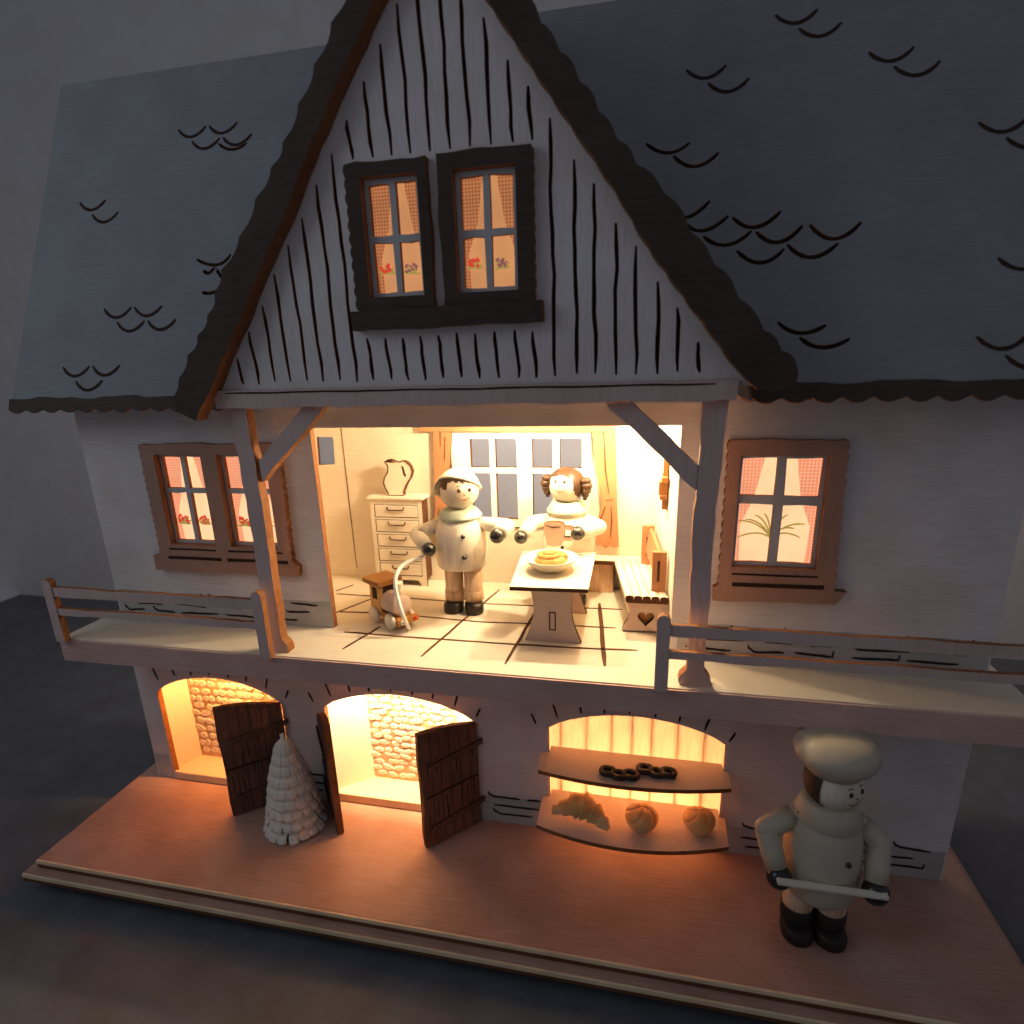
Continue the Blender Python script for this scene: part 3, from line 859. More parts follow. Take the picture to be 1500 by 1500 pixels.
# ------------------------------------------------------------------ room
YB = 2.28
panes = []
rows = [(PY(690, 758, YB).z, PY(690, 692, YB).z), (PY(700, 684, YB).z, PY(700, 642, YB).z)]
colsx = [(-.566, -.322), (-.255, .012), (.195, .442), (.525, .79)]
for a, b in colsx:
    for c, d2 in rows: panes.append([(a, c), (b, c), (b, d2), (a, d2)])
swin = [XZ(467, 681, YB), XZ(491, 680, YB), XZ(488, 640, YB), XZ(464, 640, YB)]
bw = thing('room_back_wall', 'warm lit birch back wall of the room with cut out eight pane window', 'wall', (0, YB, 0))
obj('wall_board', MB().plate([(-3.2, 0.002), (1.68, 0.002), (1.68, 2.4), (-3.2, 2.4)], panes + [swin], XZf, YB, YB + .05, 0, 1), [M['room'], M['char']], bw)
wf = [XZ(679, 771, YB), XZ(866, 771, YB), XZ(866, 630, YB), XZ(660, 630, YB)]
wf[0] = (wf[3][0] + .01, wf[0][1])
obj('window_frame', MB().plate(wf, panes, XZf, YB - .035, YB - .001, 0, 1), [M['cream'], M['char']], bw)
obj('sill_groove', MB().plate(strip([XZ(742, 772, YB), XZ(765, 773, YB), (wf[1][0], wf[1][1] - .005)], .02), [], XZf, YB - .006, YB - .0005), [M['ink']], bw)
obj('engraved_line', MB().plate(strip([XZ(499, 622, YB), XZ(512, 740, YB), XZ(523, 833, YB)], .012), [], XZf, YB - .005, YB - .0005), [M['ink2']], bw)


def curtain(pts, marks):
    c = obj('curtain', MB().plate([XZ(*p, YB - .04) for p in pts], [], XZf, YB - .068, YB - .036, 0, 1), [M['curt'], M['char']], bw)
    for mk in marks:
        obj('fold_line', MB().plate(strip([XZ(*p, YB - .068) for p in mk], .018), [], XZf, YB - .0735, YB - .0685), [M['ink2']], c)


curtain([(867, 622), (902, 622), (903, 690), (904, 740), (906, 800), (899, 802), (894, 799), (887, 802), (881, 798), (872, 797), (876, 760), (881, 738), (876, 700), (870, 660)],
        [[(884, 628), (887, 690), (892, 723)], [(887, 733), (899, 732)], [(887, 742), (880, 760), (876, 780)], [(895, 741), (896, 765), (894, 788)]])
curtain([(635, 622), (663, 622), (660, 680), (656, 735), (655, 745), (660, 800), (654, 803), (648, 800), (641, 803), (636, 800), (638, 740)],
        [[(645, 628), (645, 655)], [(652, 640), (651, 675)], [(643, 745), (641, 790)]])
obj('valance', MB().plate([XZ(618, 621, YB), XZ(890, 621, YB), XZ(890, 631, YB), XZ(618, 631, YB)], [], XZf, YB - .085, YB - .075, 0, 1), [M['curt'], M['char']], bw)

rw = thing('room_right_wall', 'overexposed pale side wall at the right end of the room', 'wall', (1.7, 1.5, 0))
obj('wall_board', MB().plate([(1.83, D + .076), (1.90, D + .076), (1.70, 2.27), (1.625, 2.27)], [], XYf, .002, 2.4), [M['room']], rw)
lw = thing('room_left_wall', 'side wall closing the room beyond the left jamb', 'wall', (-3.2, 1.5, 0)) if False else None
sr = obj('room_ceiling', MB().box(-3.2, 1.95, D + .08, YB + .05, 2.402, 2.44), [M['room']]); struct(sr)
sr = obj('room_end_wall', MB().box(-3.25, -3.2, D + .08, YB, .002, 2.40), [M['room']]); struct(sr)

# wall ornament on the right wall
orn = thing('wall_ornament', 'small carved brown wooden ornament hanging on the right room wall', 'ornament', (1.74, 1.5, 1.2))
xw = lambda y: 1.83 - (y - .736) * .1336
orx = [(1.42, 1.20, 1.86), ]
yo = 1.35
def ob_(name, y0, y1, z0, z1, t):
    mbx = MB(); xa = xw((y0 + y1) / 2) - .004
    mbx.box(xa - t, xa, y0, y1, z0, z1); return obj(name, mbx, [M['wbrown']], orn, bevel=.006)
zt, zb_ = PY(980, 690, yo).z, PY(980, 746, yo).z
hh = zt - zb_
ob_('upright', yo - .03, yo + .05, zb_, zt + .12, .05)
ob_('cross_bar', yo - .12, yo + .16, zt - hh * .26, zt - hh * .12, .06)
ob_('cross_bar', yo - .08, yo + .11, zb_ + hh * .28, zb_ + hh * .40, .075)
ob_('carving', yo - .05, yo + .08, zb_ + hh * .40, zt - hh * .26, .085)

# chest of drawers ----------------------------------------------------
CY = 2.02
ch = thing('drawer_chest', 'tall narrow pale chest with five drawers against the back wall', 'chest', (-1.48, CY + .12, 0))
cxl, cxr, ctop = -1.835, -1.15, 1.13
body = [(cxl, .0), (cxl + .07, .0), (cxl + .12, .075), (cxr - .12, .075), (cxr - .07, 0), (cxr, 0), (cxr - .0, ctop), (cxl, ctop)]
holes = []; zs = []
n = 5; z0_, z1_ = .12, ctop - .055
for k in range(n):
    a = z0_ + (z1_ - z0_) * k / n + .012; b = z0_ + (z1_ - z0_) * (k + 1) / n - .012
    holes.append([(cxl + .055, a), (cxr - .055, a), (cxr - .055, b), (cxl + .055, b)]); zs.append((a, b))
obj('carcass_front', MB().plate(body, holes, XZf, CY, CY + .03, 0, 1), [M['room'], M['char']], ch)
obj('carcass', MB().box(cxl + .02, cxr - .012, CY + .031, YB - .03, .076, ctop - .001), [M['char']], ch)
obj('top_board', MB().box(cxl - .03, cxr + .03, CY - .03, YB - .03, ctop, ctop + .03, 0), [M['turned']], ch, bevel=.006)
for a, b in zs:
    d2 = obj('drawer', MB().box(cxl + .066, cxr - .066, CY - .006, CY + .02, a + .011, b - .011), [M['room']], ch, bevel=.003)
    zc = (a + b) / 2 + .025; xm = (cxl + cxr) / 2
    obj('handle', MB().tube([(xm - .11, CY - .008, zc + .03), (xm - .105, CY - .018, zc), (xm - .09, CY - .022, zc - .01), (xm + .09, CY - .022, zc - .01), (xm + .105, CY - .018, zc), (xm + .11, CY - .008, zc + .03)], .008, 8), [M['char']], d2)
# jug
JY = 2.13
jp = [(571, 669), (564.7, 672.7), (568, 676), (570, 680), (569.3, 688), (564.7, 696), (563.6, 704), (566.7, 712), (570.7, 718), (571.5, 722), (593, 722), (592.7, 717), (596.7, 706.7), (598.7, 702.7), (603, 696), (605.3, 687), (602.5, 678.7), (597, 673), (592, 670.7), (586.7, 673), (581, 672.7), (575, 670)]
hol = [(588.7, 678), (591, 678.3), (596, 685), (597, 692), (594.7, 695), (592, 690.7)]
zoff = ctop + .030 - XZ(585, 722, JY)[1]
jug = obj('jug', MB().plate([(p[0], p[1] + zoff + .001) for p in [XZ(*q, JY) for q in jp]], [[(p[0], p[1] + zoff) for p in [XZ(*q, JY) for q in hol]]], XZf, JY - .04, JY + .03, 0, 1), [M['room'], M['char']])
jo = [(p[0], p[1] + zoff + .001) for p in [XZ(*q, JY) for q in jp]]
obj('charred_rim', MB().plate(strip(jo + [jo[0]], .016, False), [], XZf, JY - .0445, JY - .0405), [M['char']], jug)
tag(jug, 'flat cut out wooden jug with handle standing on the drawer chest', 'jug')

# bench ---------------------------------------------------------------
bench = thing('corner_bench', 'pale wooden corner bench with slatted seat and heart cut in its end panel', 'bench', (1.3, 1.8, 0))
SZ = .43
# slats of the right seat, running in depth
ya, yb2 = .95, 2.06
nsl = 5
def bx_l(y): return 1.375 - (y - .9) * .155
def bx_r(y): return xw(y) - .012
for k in range(nsl):
    mb = MB()
    prof = [(0, -.035)] + [(t, .012 * math.sin(math.pi * t)) for t in (.04, .2, .4, .6, .8, .96)] + [(1, -.035)]
    vs = []
    for y in (ya, (ya + yb2) / 2, yb2):
        l, r_ = bx_l(y), bx_r(y); w_ = (r_ - l) / nsl
        for u, h in prof: vs.append((l + w_ * (k + .02 + u * .96), y, SZ + h))
    q = len(prof); fs = []
    for j in range(2):
        for i in range(q): fs.append([j * q + i, j * q + (i + 1) % q, (j + 1) * q + (i + 1) % q, (j + 1) * q + i])
    fs += [list(range(q))[::-1], [2 * q + i for i in range(q)]]
    mb.add(vs, fs, 0, False)
    mb.m[-2] = 1
    obj('slat', mb, [M['turned'], M['char']], bench)
obj('seat_board', MB().plate([(bx_l(ya) + .01, ya + .02), (bx_r(ya), ya + .02), (bx_r(yb2), yb2), (bx_l(yb2), yb2)], [], XYf, SZ - .075, SZ - .036), [M['char']], bench)
obj('back_seat', MB().plate([(.06, 2.05), (bx_l(2.05), 2.05), (bx_l(2.06), 2.062), (1.60, 2.062), (1.60, YB - .004), (.06, YB - .004)], [], XYf, SZ, SZ - .05, 0, 1), [M['turned'], M['char']], bench)
obj('back_skirt', MB().box(.10, 1.18, 2.12, 2.14, .005, SZ - .051), [M['trouser']], bench)
obj('side_skirt', MB().plate([(1.42, 1.05), (1.44, 1.05), (1.28, 2.06), (1.26, 2.06)], [], XYf, .15, SZ - .076), [M['trouser']], bench)
# end panel with heart
EP = 1.04
ep = [XZ(*p, EP) for p in [(911, 923), (913, 916), (919, 908), (923, 898), (922, 889), (919, 883), (984, 886), (984, 926)]]
ht = []
hc = XZ(946, 906, EP); hs = .0062
for i in range(28):
    t = 2 * math.pi * i / 28
    ht.append((hc[0] + hs * 13.5 * math.sin(t) ** 3, hc[1] + hs * (11.5 * math.cos(t) - 5 * math.cos(2 * t) - 2 * math.cos(3 * t) - math.cos(4 * t))))
ep = [(x, max(z, .002)) for x, z in ep]
obj('end_panel', MB().plate(ep, [ht], XZf, EP, EP + .07, 0, 1), [M['shelf'], M['char']], bench)
obj('heart_backing', MB().box(hc[0] - .12, hc[0] + .12, EP + .072, EP + .09, .04, .33), [M['orange']], bench)
# back rest along the right wall
def prl(y, t=0.0): return xw(y) - .02 - t
for y in (1.98, 1.12):
    hgt = .90 if y > 1.5 else .86
    pst = obj('rest_post', MB().box(prl(y, .14), prl(y), y - .03, y + .03, SZ + .002, hgt), [M['curt']], bench, bevel=.008)
    obj('post_slot', MB().plate(strip([(prl(y, .075), SZ + .12), (prl(y, .075), SZ + .34)], .024, False), [], XZf, y - .034, y - .0305), [M['ink']], pst)
vs = [(prl(1.15, .10), 1.15, SZ + .14), (prl(1.15, .06), 1.15, SZ + .36), (prl(1.95, .06), 1.95, SZ + .44), (prl(1.95, .10), 1.95, SZ + .18)]
vs2 = [(x + .03, y, z) for x, y, z in vs]
obj('rest_board', MB().add(vs + vs2, [[0, 1, 2, 3], [7, 6, 5, 4], [0, 4, 5, 1], [1, 5, 6, 2], [2, 6, 7, 3], [3, 7, 4, 0]]), [M['curt']], bench)

# table ---------------------------------------------------------------
tb = thing('dining_table', 'small pale wooden table with curved trestle panels in the middle of the room', 'table', (.64, 1.1, 0))
TZ = .63
tp = [PZ(746, 859, TZ), PZ(862, 863, TZ), PZ(873, 809, TZ), PZ(766, 807, TZ)]
obj('table_top', MB().plate([(p.x, p.y) for p in tp], [], XYf, TZ, TZ - .045, 0, 1), [M['room'], M['char']], tb, bevel=.004)
def trestle(y, xl, xr):
    xm = (xl + xr) / 2; hw = (xr - xl) / 2
    R_ = []
    for i in range(11):
        t = i / 10; z = t * (TZ - .046)
        R_.append((hw * (1 - .34 * math.sin(math.pi * (.06 + t * .80)) - .04 * t), z))
    R_ = [(hw * .97, 0.0)] + [(x, z + .03) for x, z in R_[1:-1]] + [(R_[-1][0], TZ - .047)]
    o = [(xm + x, z) for x, z in R_] + [(xm - x, z) for x, z in R_[::-1]]
    return o, xm
for y, xl, xr in ((.71, .372, .962), (1.46, .36, .945)):
    o, xm = trestle(y, xl, xr)
    tr = obj('trestle', MB().plate(o, [], XZf, y - .03, y + .03, 0, 1), [M['shelf'], M['char']], tb)
    if y < 1:
        zz = [(xm - .035, .13), (xm + .035, .13), (xm + .035, .33), (xm - .035, .33)]
        inn = [(xm - .022, .143), (xm + .022, .143), (xm + .022, .317), (xm - .022, .317)]
        obj('tenon_mark', MB().plate(zz, [inn], XZf, y - .034, y - .0305), [M['char']], tr)
obj('stretcher', MB().box(.62, .66, .74, 1.43, .16, .30), [M['turned']], tb)
# bowl and pastry
bc = PZ(805, 838, TZ); BX, BY = bc.x, bc.y + .09
bowl = obj('bowl', MB().lathe([(.10, 0.0), (.16, .012), (.235, .080), (.285, .135), (.275, .138), (.22, .09), (.14, .03), (.04, .022)], (BX, BY, TZ + .001), 40), [M['white']])
tag(bowl, 'shallow white turned bowl standing on the table', 'bowl')
cake = MB()
def cakefn(d): return 1
cake.sphere((BX, BY, TZ + .105), .165, 0, 28, 12, (1, 1, .42), None, lambda d: 1 + .04 * math.sin(6 * math.atan2(d.y, d.x)) * (d.z < .5))
pts = []
for i in range(40):
    t = i / 39; a = t * 4.2 * math.pi; r = .155 * (1 - t * .92)
    pts.append((BX + r * math.cos(a), BY + r * math.sin(a), TZ + .135 + .04 * (1 - (r / .165) ** 2)))
cake.tube(pts, .028, 8)
ck = obj('spiral_pastry', cake, [M['cookie']]); tag(ck, 'golden coiled pastry lying in the white bowl', 'pastry')

# ------------------------------------------------------------------ turned wooden figures


def figure_head(parent, c, r, yaw, pitch, skin, dv):
    """c centre, yaw: direction the face looks, 0 = towards -Y, positive to +X"""
    hd = obj('head', MB().sphere(c, r, 0, 36, 24, (1, 1, .97)), [skin], parent)
    f = Vector((math.sin(yaw) * math.cos(pitch), -math.cos(yaw) * math.cos(pitch), math.sin(pitch)))
    rt = Vector((math.cos(yaw), math.sin(yaw), 0)); up = rt.cross(f) * -1
    if up.z < 0: up = -up
    def on(u, v, k=1.0):
        d = (f * math.cos(u) * math.cos(v) + rt * math.sin(u) * math.cos(v) + up * math.sin(v)).normalized()
        return Vector(c) + Vector((d.x, d.y, d.z * .97)) * r * k
    for u in (-.27, .27):
        mb = MB().sphere(on(u, .16 + dv, .985), r * .085, 0, 12, 8, (1, 1, 1.25)); obj('eye', mb, [M['cocoa']], hd)
        obj('eyebrow', MB().tube([on(u - .11, .35 + dv, 1.0), on(u, .40 + dv, 1.0), on(u + .11, .36 + dv, 1.0)], r * .018, 6), [M['hair']], hd)
    obj('nose', MB().tube([on(-.05, -.02 + dv, 1.0), on(-.02, -.07 + dv, 1.01), on(.05, -.06 + dv, 1.0)], r * .022, 6), [M['wbrown']], hd)
    obj('mouth', MB().tube([on(u, -.22 - .16 * math.cos(u * 4.6) + dv * .6, 1.0) for u in [-.30 + .06 * i for i in range(11)]], [r * q for q in (.012, .022, .028, .032, .034, .035, .034, .032, .028, .022, .012)], 6), [M['wbrown']], hd)
    return hd, f, rt, up


def shell(c, r, cond, m, nu=64, nv=44, zs=.97):
    vs = {}; out = MB(); V_ = []; F_ = []
    def vid(j, i):
        k = (j, i % nu)
        if k not in vs:
            t = math.pi * j / nv; a = 2 * math.pi * (i % nu) / nu
            V_.append(Vector((math.sin(t) * math.cos(a) * r, math.sin(t) * math.sin(a) * r, math.cos(t) * r * zs)) + Vector(c)); vs[k] = len(V_) - 1
        return vs[k]
    for j in range(nv):
        for i in range(nu):
            t = math.pi * (j + .5) / nv; a = 2 * math.pi * (i + .5) / nu
            d = Vector((math.sin(t) * math.cos(a), math.sin(t) * math.sin(a), math.cos(t)))
            if cond(d): F_.append([vid(j, i), vid(j + 1, i), vid(j + 1, i + 1), vid(j, i + 1)])
    out.add(V_, F_, 0, True)
    return out


def arm(parent, sh, el, hd, r, m, hand_m, hr):
    sh, el, hd = Vector(sh), Vector(el), Vector(hd)
    dirn = (hd - el).normalized()
    wrist = hd - dirn * hr * .75
    pts = [sh, sh.lerp(el, .5), el.lerp(sh, .12), el.lerp(wrist, .12), wrist.lerp(el, .4), wrist]
    a = obj('arm', MB().tube(pts, [r * .92, r, r * 1.02, r * 1.02, r, r * .95], 18).sphere(sh, r * .9, 0, 16, 10).sphere(el, r * .99, 0, 16, 10), [m], parent)
    obj('hand', MB().sphere(hd, hr, 0, 20, 14), [hand_m], a)
    return a


def shoe(c, r, yaw, L):
    mb = MB()
    T = Matrix.Rotation(yaw, 3, 'Z')
    out = [];
    for i in range(20):
        a = 2 * math.pi * i / 20
        p = Vector((r * math.cos(a), r * math.sin(a) - (L if math.sin(a) < 0 else 0), 0)); out.append(T @ p)
    vs = []; fs = []
    lev = [(0, .97), (.02, 1.0), (.085, 1.0), (.115, .90), (.125, .6)]
    for z, k in lev: vs += [(c[0] + p.x * k, c[1] + p.y * k, c[2] + z) for p in out]
    for j in range(len(lev) - 1):
        for i in range(20): fs.append([j * 20 + i, j * 20 + (i + 1) % 20, (j + 1) * 20 + (i + 1) % 20, (j + 1) * 20 + i])
    fs += [list(range(20))[::-1], [(len(lev) - 1) * 20 + i for i in range(20)]]
    return mb.add(vs, fs, 0, True)


# boy
BXc, BYc = -.455, 1.36
boy = thing('wooden_figure', 'wooden boy figure in a cap and buttoned coat pulling a cord', 'figure', (BXc, BYc, 0), 'turned wooden figures')
tors = obj('torso', MB().lathe([(.10, .545), (.262, .55), (.278, .57), (.288, .68), (.292, .80), (.284, .92), (.258, 1.03), (.215, 1.10), (.12, 1.13)], (BXc, BYc, 0), 40), [M['turned']], boy)
fb = rad(22)
for z, rr in ((.95, .281), (.72, .290)):
    obj('button', MB().sphere((BXc + math.sin(fb) * rr, BYc - math.cos(fb) * rr, z), .026, 0, 12, 8), [M['black']], tors)
obj('collar', MB().lathe([(.12, 1.075), (.215, 1.09), (.245, 1.115), (.243, 1.13), (.195, 1.19), (.18, 1.20), (.10, 1.20)], (BXc, BYc, 0), 36), [M['collar']], boy)
hc_ = (BXc + .005, BYc - .01, 1.415)
hd, f, rt, up = figure_head(boy, hc_, .222, rad(34), rad(4), M['turned'], -.12)
n_cap = (up * .93 - f * .12 + rt * .30).normalized()
n_cap = Vector((.08, .48, .87)).normalized()
def hair_b(d):
    v = d.dot(up); u = d.dot(f); s_ = d.dot(rt)
    if u > .62: return v > .40 + .05 * math.sin(22 * s_) + .10 * abs(s_)
    if u > .22: return v > .18 + .06 * math.sin(9 * u)
    return v > -.22
obj('hair', shell(hc_, .2245, hair_b, 0), [M['hair']], hd)
cap = shell(hc_, .235, lambda d: d.dot(n_cap) > .24, 0, 96, 66)
# rim of the cap
rim = []
q = Vector((0, 0, 1)).rotation_difference(n_cap)
for i in range(36):
    a = 2 * math.pi * i / 36
    rim.append(Vector(hc_) + q @ Vector((.228 * math.cos(a), .228 * math.sin(a), .058)))
cap.tube(rim, .017, 8, closed=True)
cp = obj('cap', cap, [M['white']], hd)
vd = Vector((-.80, .60, 0)); vd = (vd - n_cap * vd.dot(n_cap)).normalized(); sd = n_cap.cross(vd)
vs = []; fs = []
for th in (0, .018):
    for i in range(13):
        a = -.85 + 1.7 * i / 12
        e0 = Vector(hc_) + (vd * math.cos(a) + sd * math.sin(a)) * .232 + n_cap * (.060 + th)
        e1 = Vector(hc_) + (vd * math.cos(a) + sd * math.sin(a)) * (.234 + .085 * max(0, math.cos(a * 1.75))) + n_cap * (.052 + th - .12 * max(0, math.cos(a * 1.75)))
        vs += [e0, e1]
for i in range(12):
    a = i * 2; b = 26 + i * 2
    fs += [[a, a + 1, a + 3, a + 2], [b + 2, b + 3, b + 1, b], [a + 1, b + 1, b + 3, a + 3], [a, a + 2, b + 2, b]]
fs += [[0, 26, 27, 1], [24, 25, 51, 50]]
obj('visor', MB().add(vs, fs, 0, True), [M['white']], cp)
arm(boy, (BXc - .235, BYc, 1.01), PY(611, 783, 1.28), PY(628, 805, 1.07), .083, M['cream'], M['black'], .079)
arm(boy, (BXc + .235, BYc, 1.03), PY(743, 771, 1.28), PY(728, 785, 1.07), .083, M['cream'], M['black'], .081)
for s_ in (-1, 1):
    lx = BXc + s_ * .112
    lg = obj('leg', MB().lathe([(.096, .10), (.104, .17), (.104, .54)], (lx, BYc + .01, 0), 24).lathe([(.10, .13), (.116, .14), (.116, .245), (.102, .25)], (lx, BYc + .01, 0), 24), [M['trouser']], boy)
    obj('shoe', shoe((lx + s_ * .006, BYc - .015, .001), .108, rad(8) * s_ + rad(8), .05), [M['shoe']], lg)

# girl
GX, GY = .655, 1.93
girl = thing('wooden_figure', 'wooden girl figure with brown hair buns holding a mug behind the table', 'figure', (GX, GY, 0), 'turned wooden figures')
tors = obj('torso', MB().lathe([(.10, .435), (.22, .436), (.27, .50), (.285, .60), (.285, .72), (.268, .86), (.235, .97), (.18, 1.04), (.10, 1.06)], (GX, GY, 0), 40), [M['cream']], girl)
obj('button', MB().sphere((GX - .02, GY - .285, .70), .022, 0, 10, 8), [M['black']], tors)
obj('collar', MB().lathe([(.12, 1.02), (.205, 1.035), (.235, 1.06), (.235, 1.08), (.18, 1.16), (.165, 1.175), (.10, 1.175)], (GX, GY, 0), 36), [M['collar']], girl)
gc = (GX - .005, GY - .005, 1.365)
hd, f, rt, up = figure_head(girl, gc, .205, rad(-16), rad(6), M['turned'], .08)
def hair_g(d):
    v = d.dot(up); u = d.dot(f); s_ = d.dot(rt)
    if u < .12: return v > -.72
    return v > .56 - .5 * abs(s_) ** 2.2 or (abs(s_) > .68 - .12 * v and v > -.66)
obj('hair', shell(gc, .2085, hair_g, 0), [M['hair']], hd)
for s_ in (-1, 1):
    b0 = Vector(gc) + rt * s_ * .235 + f * .02
    mb = MB()
    for dz, r_, o_ in ((.055, .062, 0), (.0, .066, .012), (-.055, .056, .008), (-.105, .042, 0), (-.145, .026, -.006)):
        mb.sphere(b0 + Vector((s_ * o_, 0, dz)), r_, 0, 16, 10, (1, .9, .78))
    obj('hair_bun', mb, [M['hair']], hd)
arm(girl, (GX - .20, GY - .02, .955), PY(781, 765, 1.83), PY(763, 787, 1.60), .080, M['cream'], M['black'], .078)
ghand = PY(846, 781, 1.56)
arm(girl, (GX + .20, GY - .02, .955), PY(878, 772, 1.84), ghand, .084, M['cream'], M['black'], .080)
for s_ in (-1, 1):
    lx = GX + s_ * .12
    lg = obj('leg', MB().tube([(lx, GY - .05, .45), (lx + s_ * .02, GY - .16, .33), (lx + s_ * .03, GY - .17, .2), (lx + s_ * .03, GY - .17, .1)], .085, 16), [M['trouser']], girl)
    obj('shoe', shoe((lx + s_ * .03, GY - .19, .001), .095, 0, .05), [M['shoe']], lg)
# mug
MY = 1.56
mp = [XZ(*p, MY) for p in [(802, 797), (799, 782), (797, 766), (803, 764), (812, 763), (821, 764), (827, 766), (827, 770), (837, 770), (843, 774), (843, 786), (837, 791), (825, 791), (823, 797), (812, 799)]]
mh = [XZ(*p, MY) for p in [(828, 775), (836, 775), (838, 780), (836, 786), (827, 786)]]
mg = obj('mug', MB().plate(mp, [mh], XZf, MY - .045, MY + .03, 0, 1), [M['mug'], M['char']])
tag(mg, 'flat pinkish wooden mug held by the girl figure', 'mug')
obj('rim_line', MB().plate(strip([XZ(*p, MY) for p in [(800, 768), (810, 771), (822, 770)]], .013), [], XZf, MY - .0495, MY - .0455), [M['ink']], mg)

# toy train -----------------------------------------------------------
tr = thing('toy_train', 'small orange roofed wooden toy locomotive on the tiled floor', 'toy train', (-1.15, .90, 0))
ang = rad(-33)    # heading of the locomotive
T4 = Matrix.Translation((-1.15, .90, 0)) @ Matrix.Rotation(ang, 4, 'Z') @ Matrix.Scale(1.12, 4)
def tpart(name, mb, mm, parent=tr, bevel=0):
    mb.v = [tuple(T4 @ Vector(v)) for v in mb.v]
    return obj(name, mb, [mm], parent, bevel=bevel)
tpart('chassis', MB().box(-.24, .24, -.085, .085, .075, .125), M['orange'], bevel=.006)
cab = MB().box(-.22, -.03, -.095, .095, .125, .40)
M['cabw'] = mat('brown_cab_wood', (.60, .36, .12), .5, .2, (20, 20, 4), .1)
cb = tpart('cab', cab, M['cabw'], bevel=.006)
tpart('cab_window', MB().box(-.165, -.085, -.099, .099, .245, .365), M['ink'], cb)
tpart('cab_opening', MB().box(-.028, -.022, -.06, .06, .31, .38), M['ink'], cb)
M['cabroof'] = mat('dark_orange_cab_roof', (.34, .15, .035), .45, .2, (20, 20, 4), .1)
tpart('roof', MB().box(-.26, .02, -.14, .14, .40, .45), M['cabroof'], bevel=.008)
tpart('boiler', MB().lathe([(.02, 0), (.10, .0), (.108, .012), (.108, .21), (.100, .225), (.02, .225)], (-.025, 0, .228), 24, axis=(1, 0, 0)), M['shelf'])
tpart('chimney', MB().lathe([(.024, 0), (.026, .06), (.046, .13), (.040, .14), (.01, .14)], (.155, 0, .320), 20), M['turned'])
for x in (-.15, .13):
    for s_ in (-1, 1):
        tpart('wheel', MB().lathe([(.02, 0), (.072, 0), (.078, .008), (.078, .032), (.070, .04), (.02, .04)], (x, s_ * .088 if s_ > 0 else -.128, .079), 24, axis=(0, 1, 0)), M['turned'])
bf = tpart('buffer_beam', MB().box(.241, .275, -.12, .12, .07, .13), M['orange'], bevel=.005)
tpart('buffer', MB().sphere((.285, .075, .10), .022, 0, 12, 8), M['red'], bf)
tpart('buffer', MB().sphere((.285, -.075, .10), .022, 0, 12, 8), M['turned'], bf)
cpts = [PY(621, 815, 1.05), PY(605, 820, .97), PY(590, 828, .87), PY(581, 841, .76), PY(579, 858, .69), PY(584, 882, .64), PY(591, 903, .61), PZ(599, 921, .02)]
def smooth(pts, k=5):
    out = []
    P_ = [pts[0]] + list(pts) + [pts[-1]]
    for i in range(1, len(P_) - 2):
        for j in range(k):
            t = j / k; a, b, c, d = P_[i - 1:i + 3]
            out.append(.5 * ((2 * b) + (c - a) * t + (2 * a - 5 * b + 4 * c - d) * t * t + (3 * b - a - 3 * c + d) * t ** 3))
    out.append(pts[-1]); return out
cd_ = obj('pull_cord', MB().tube(smooth(cpts), .022, 8), [M['twine']])
tag(cd_, 'white pull cord curving from the boy hand down to the toy locomotive', 'cord')

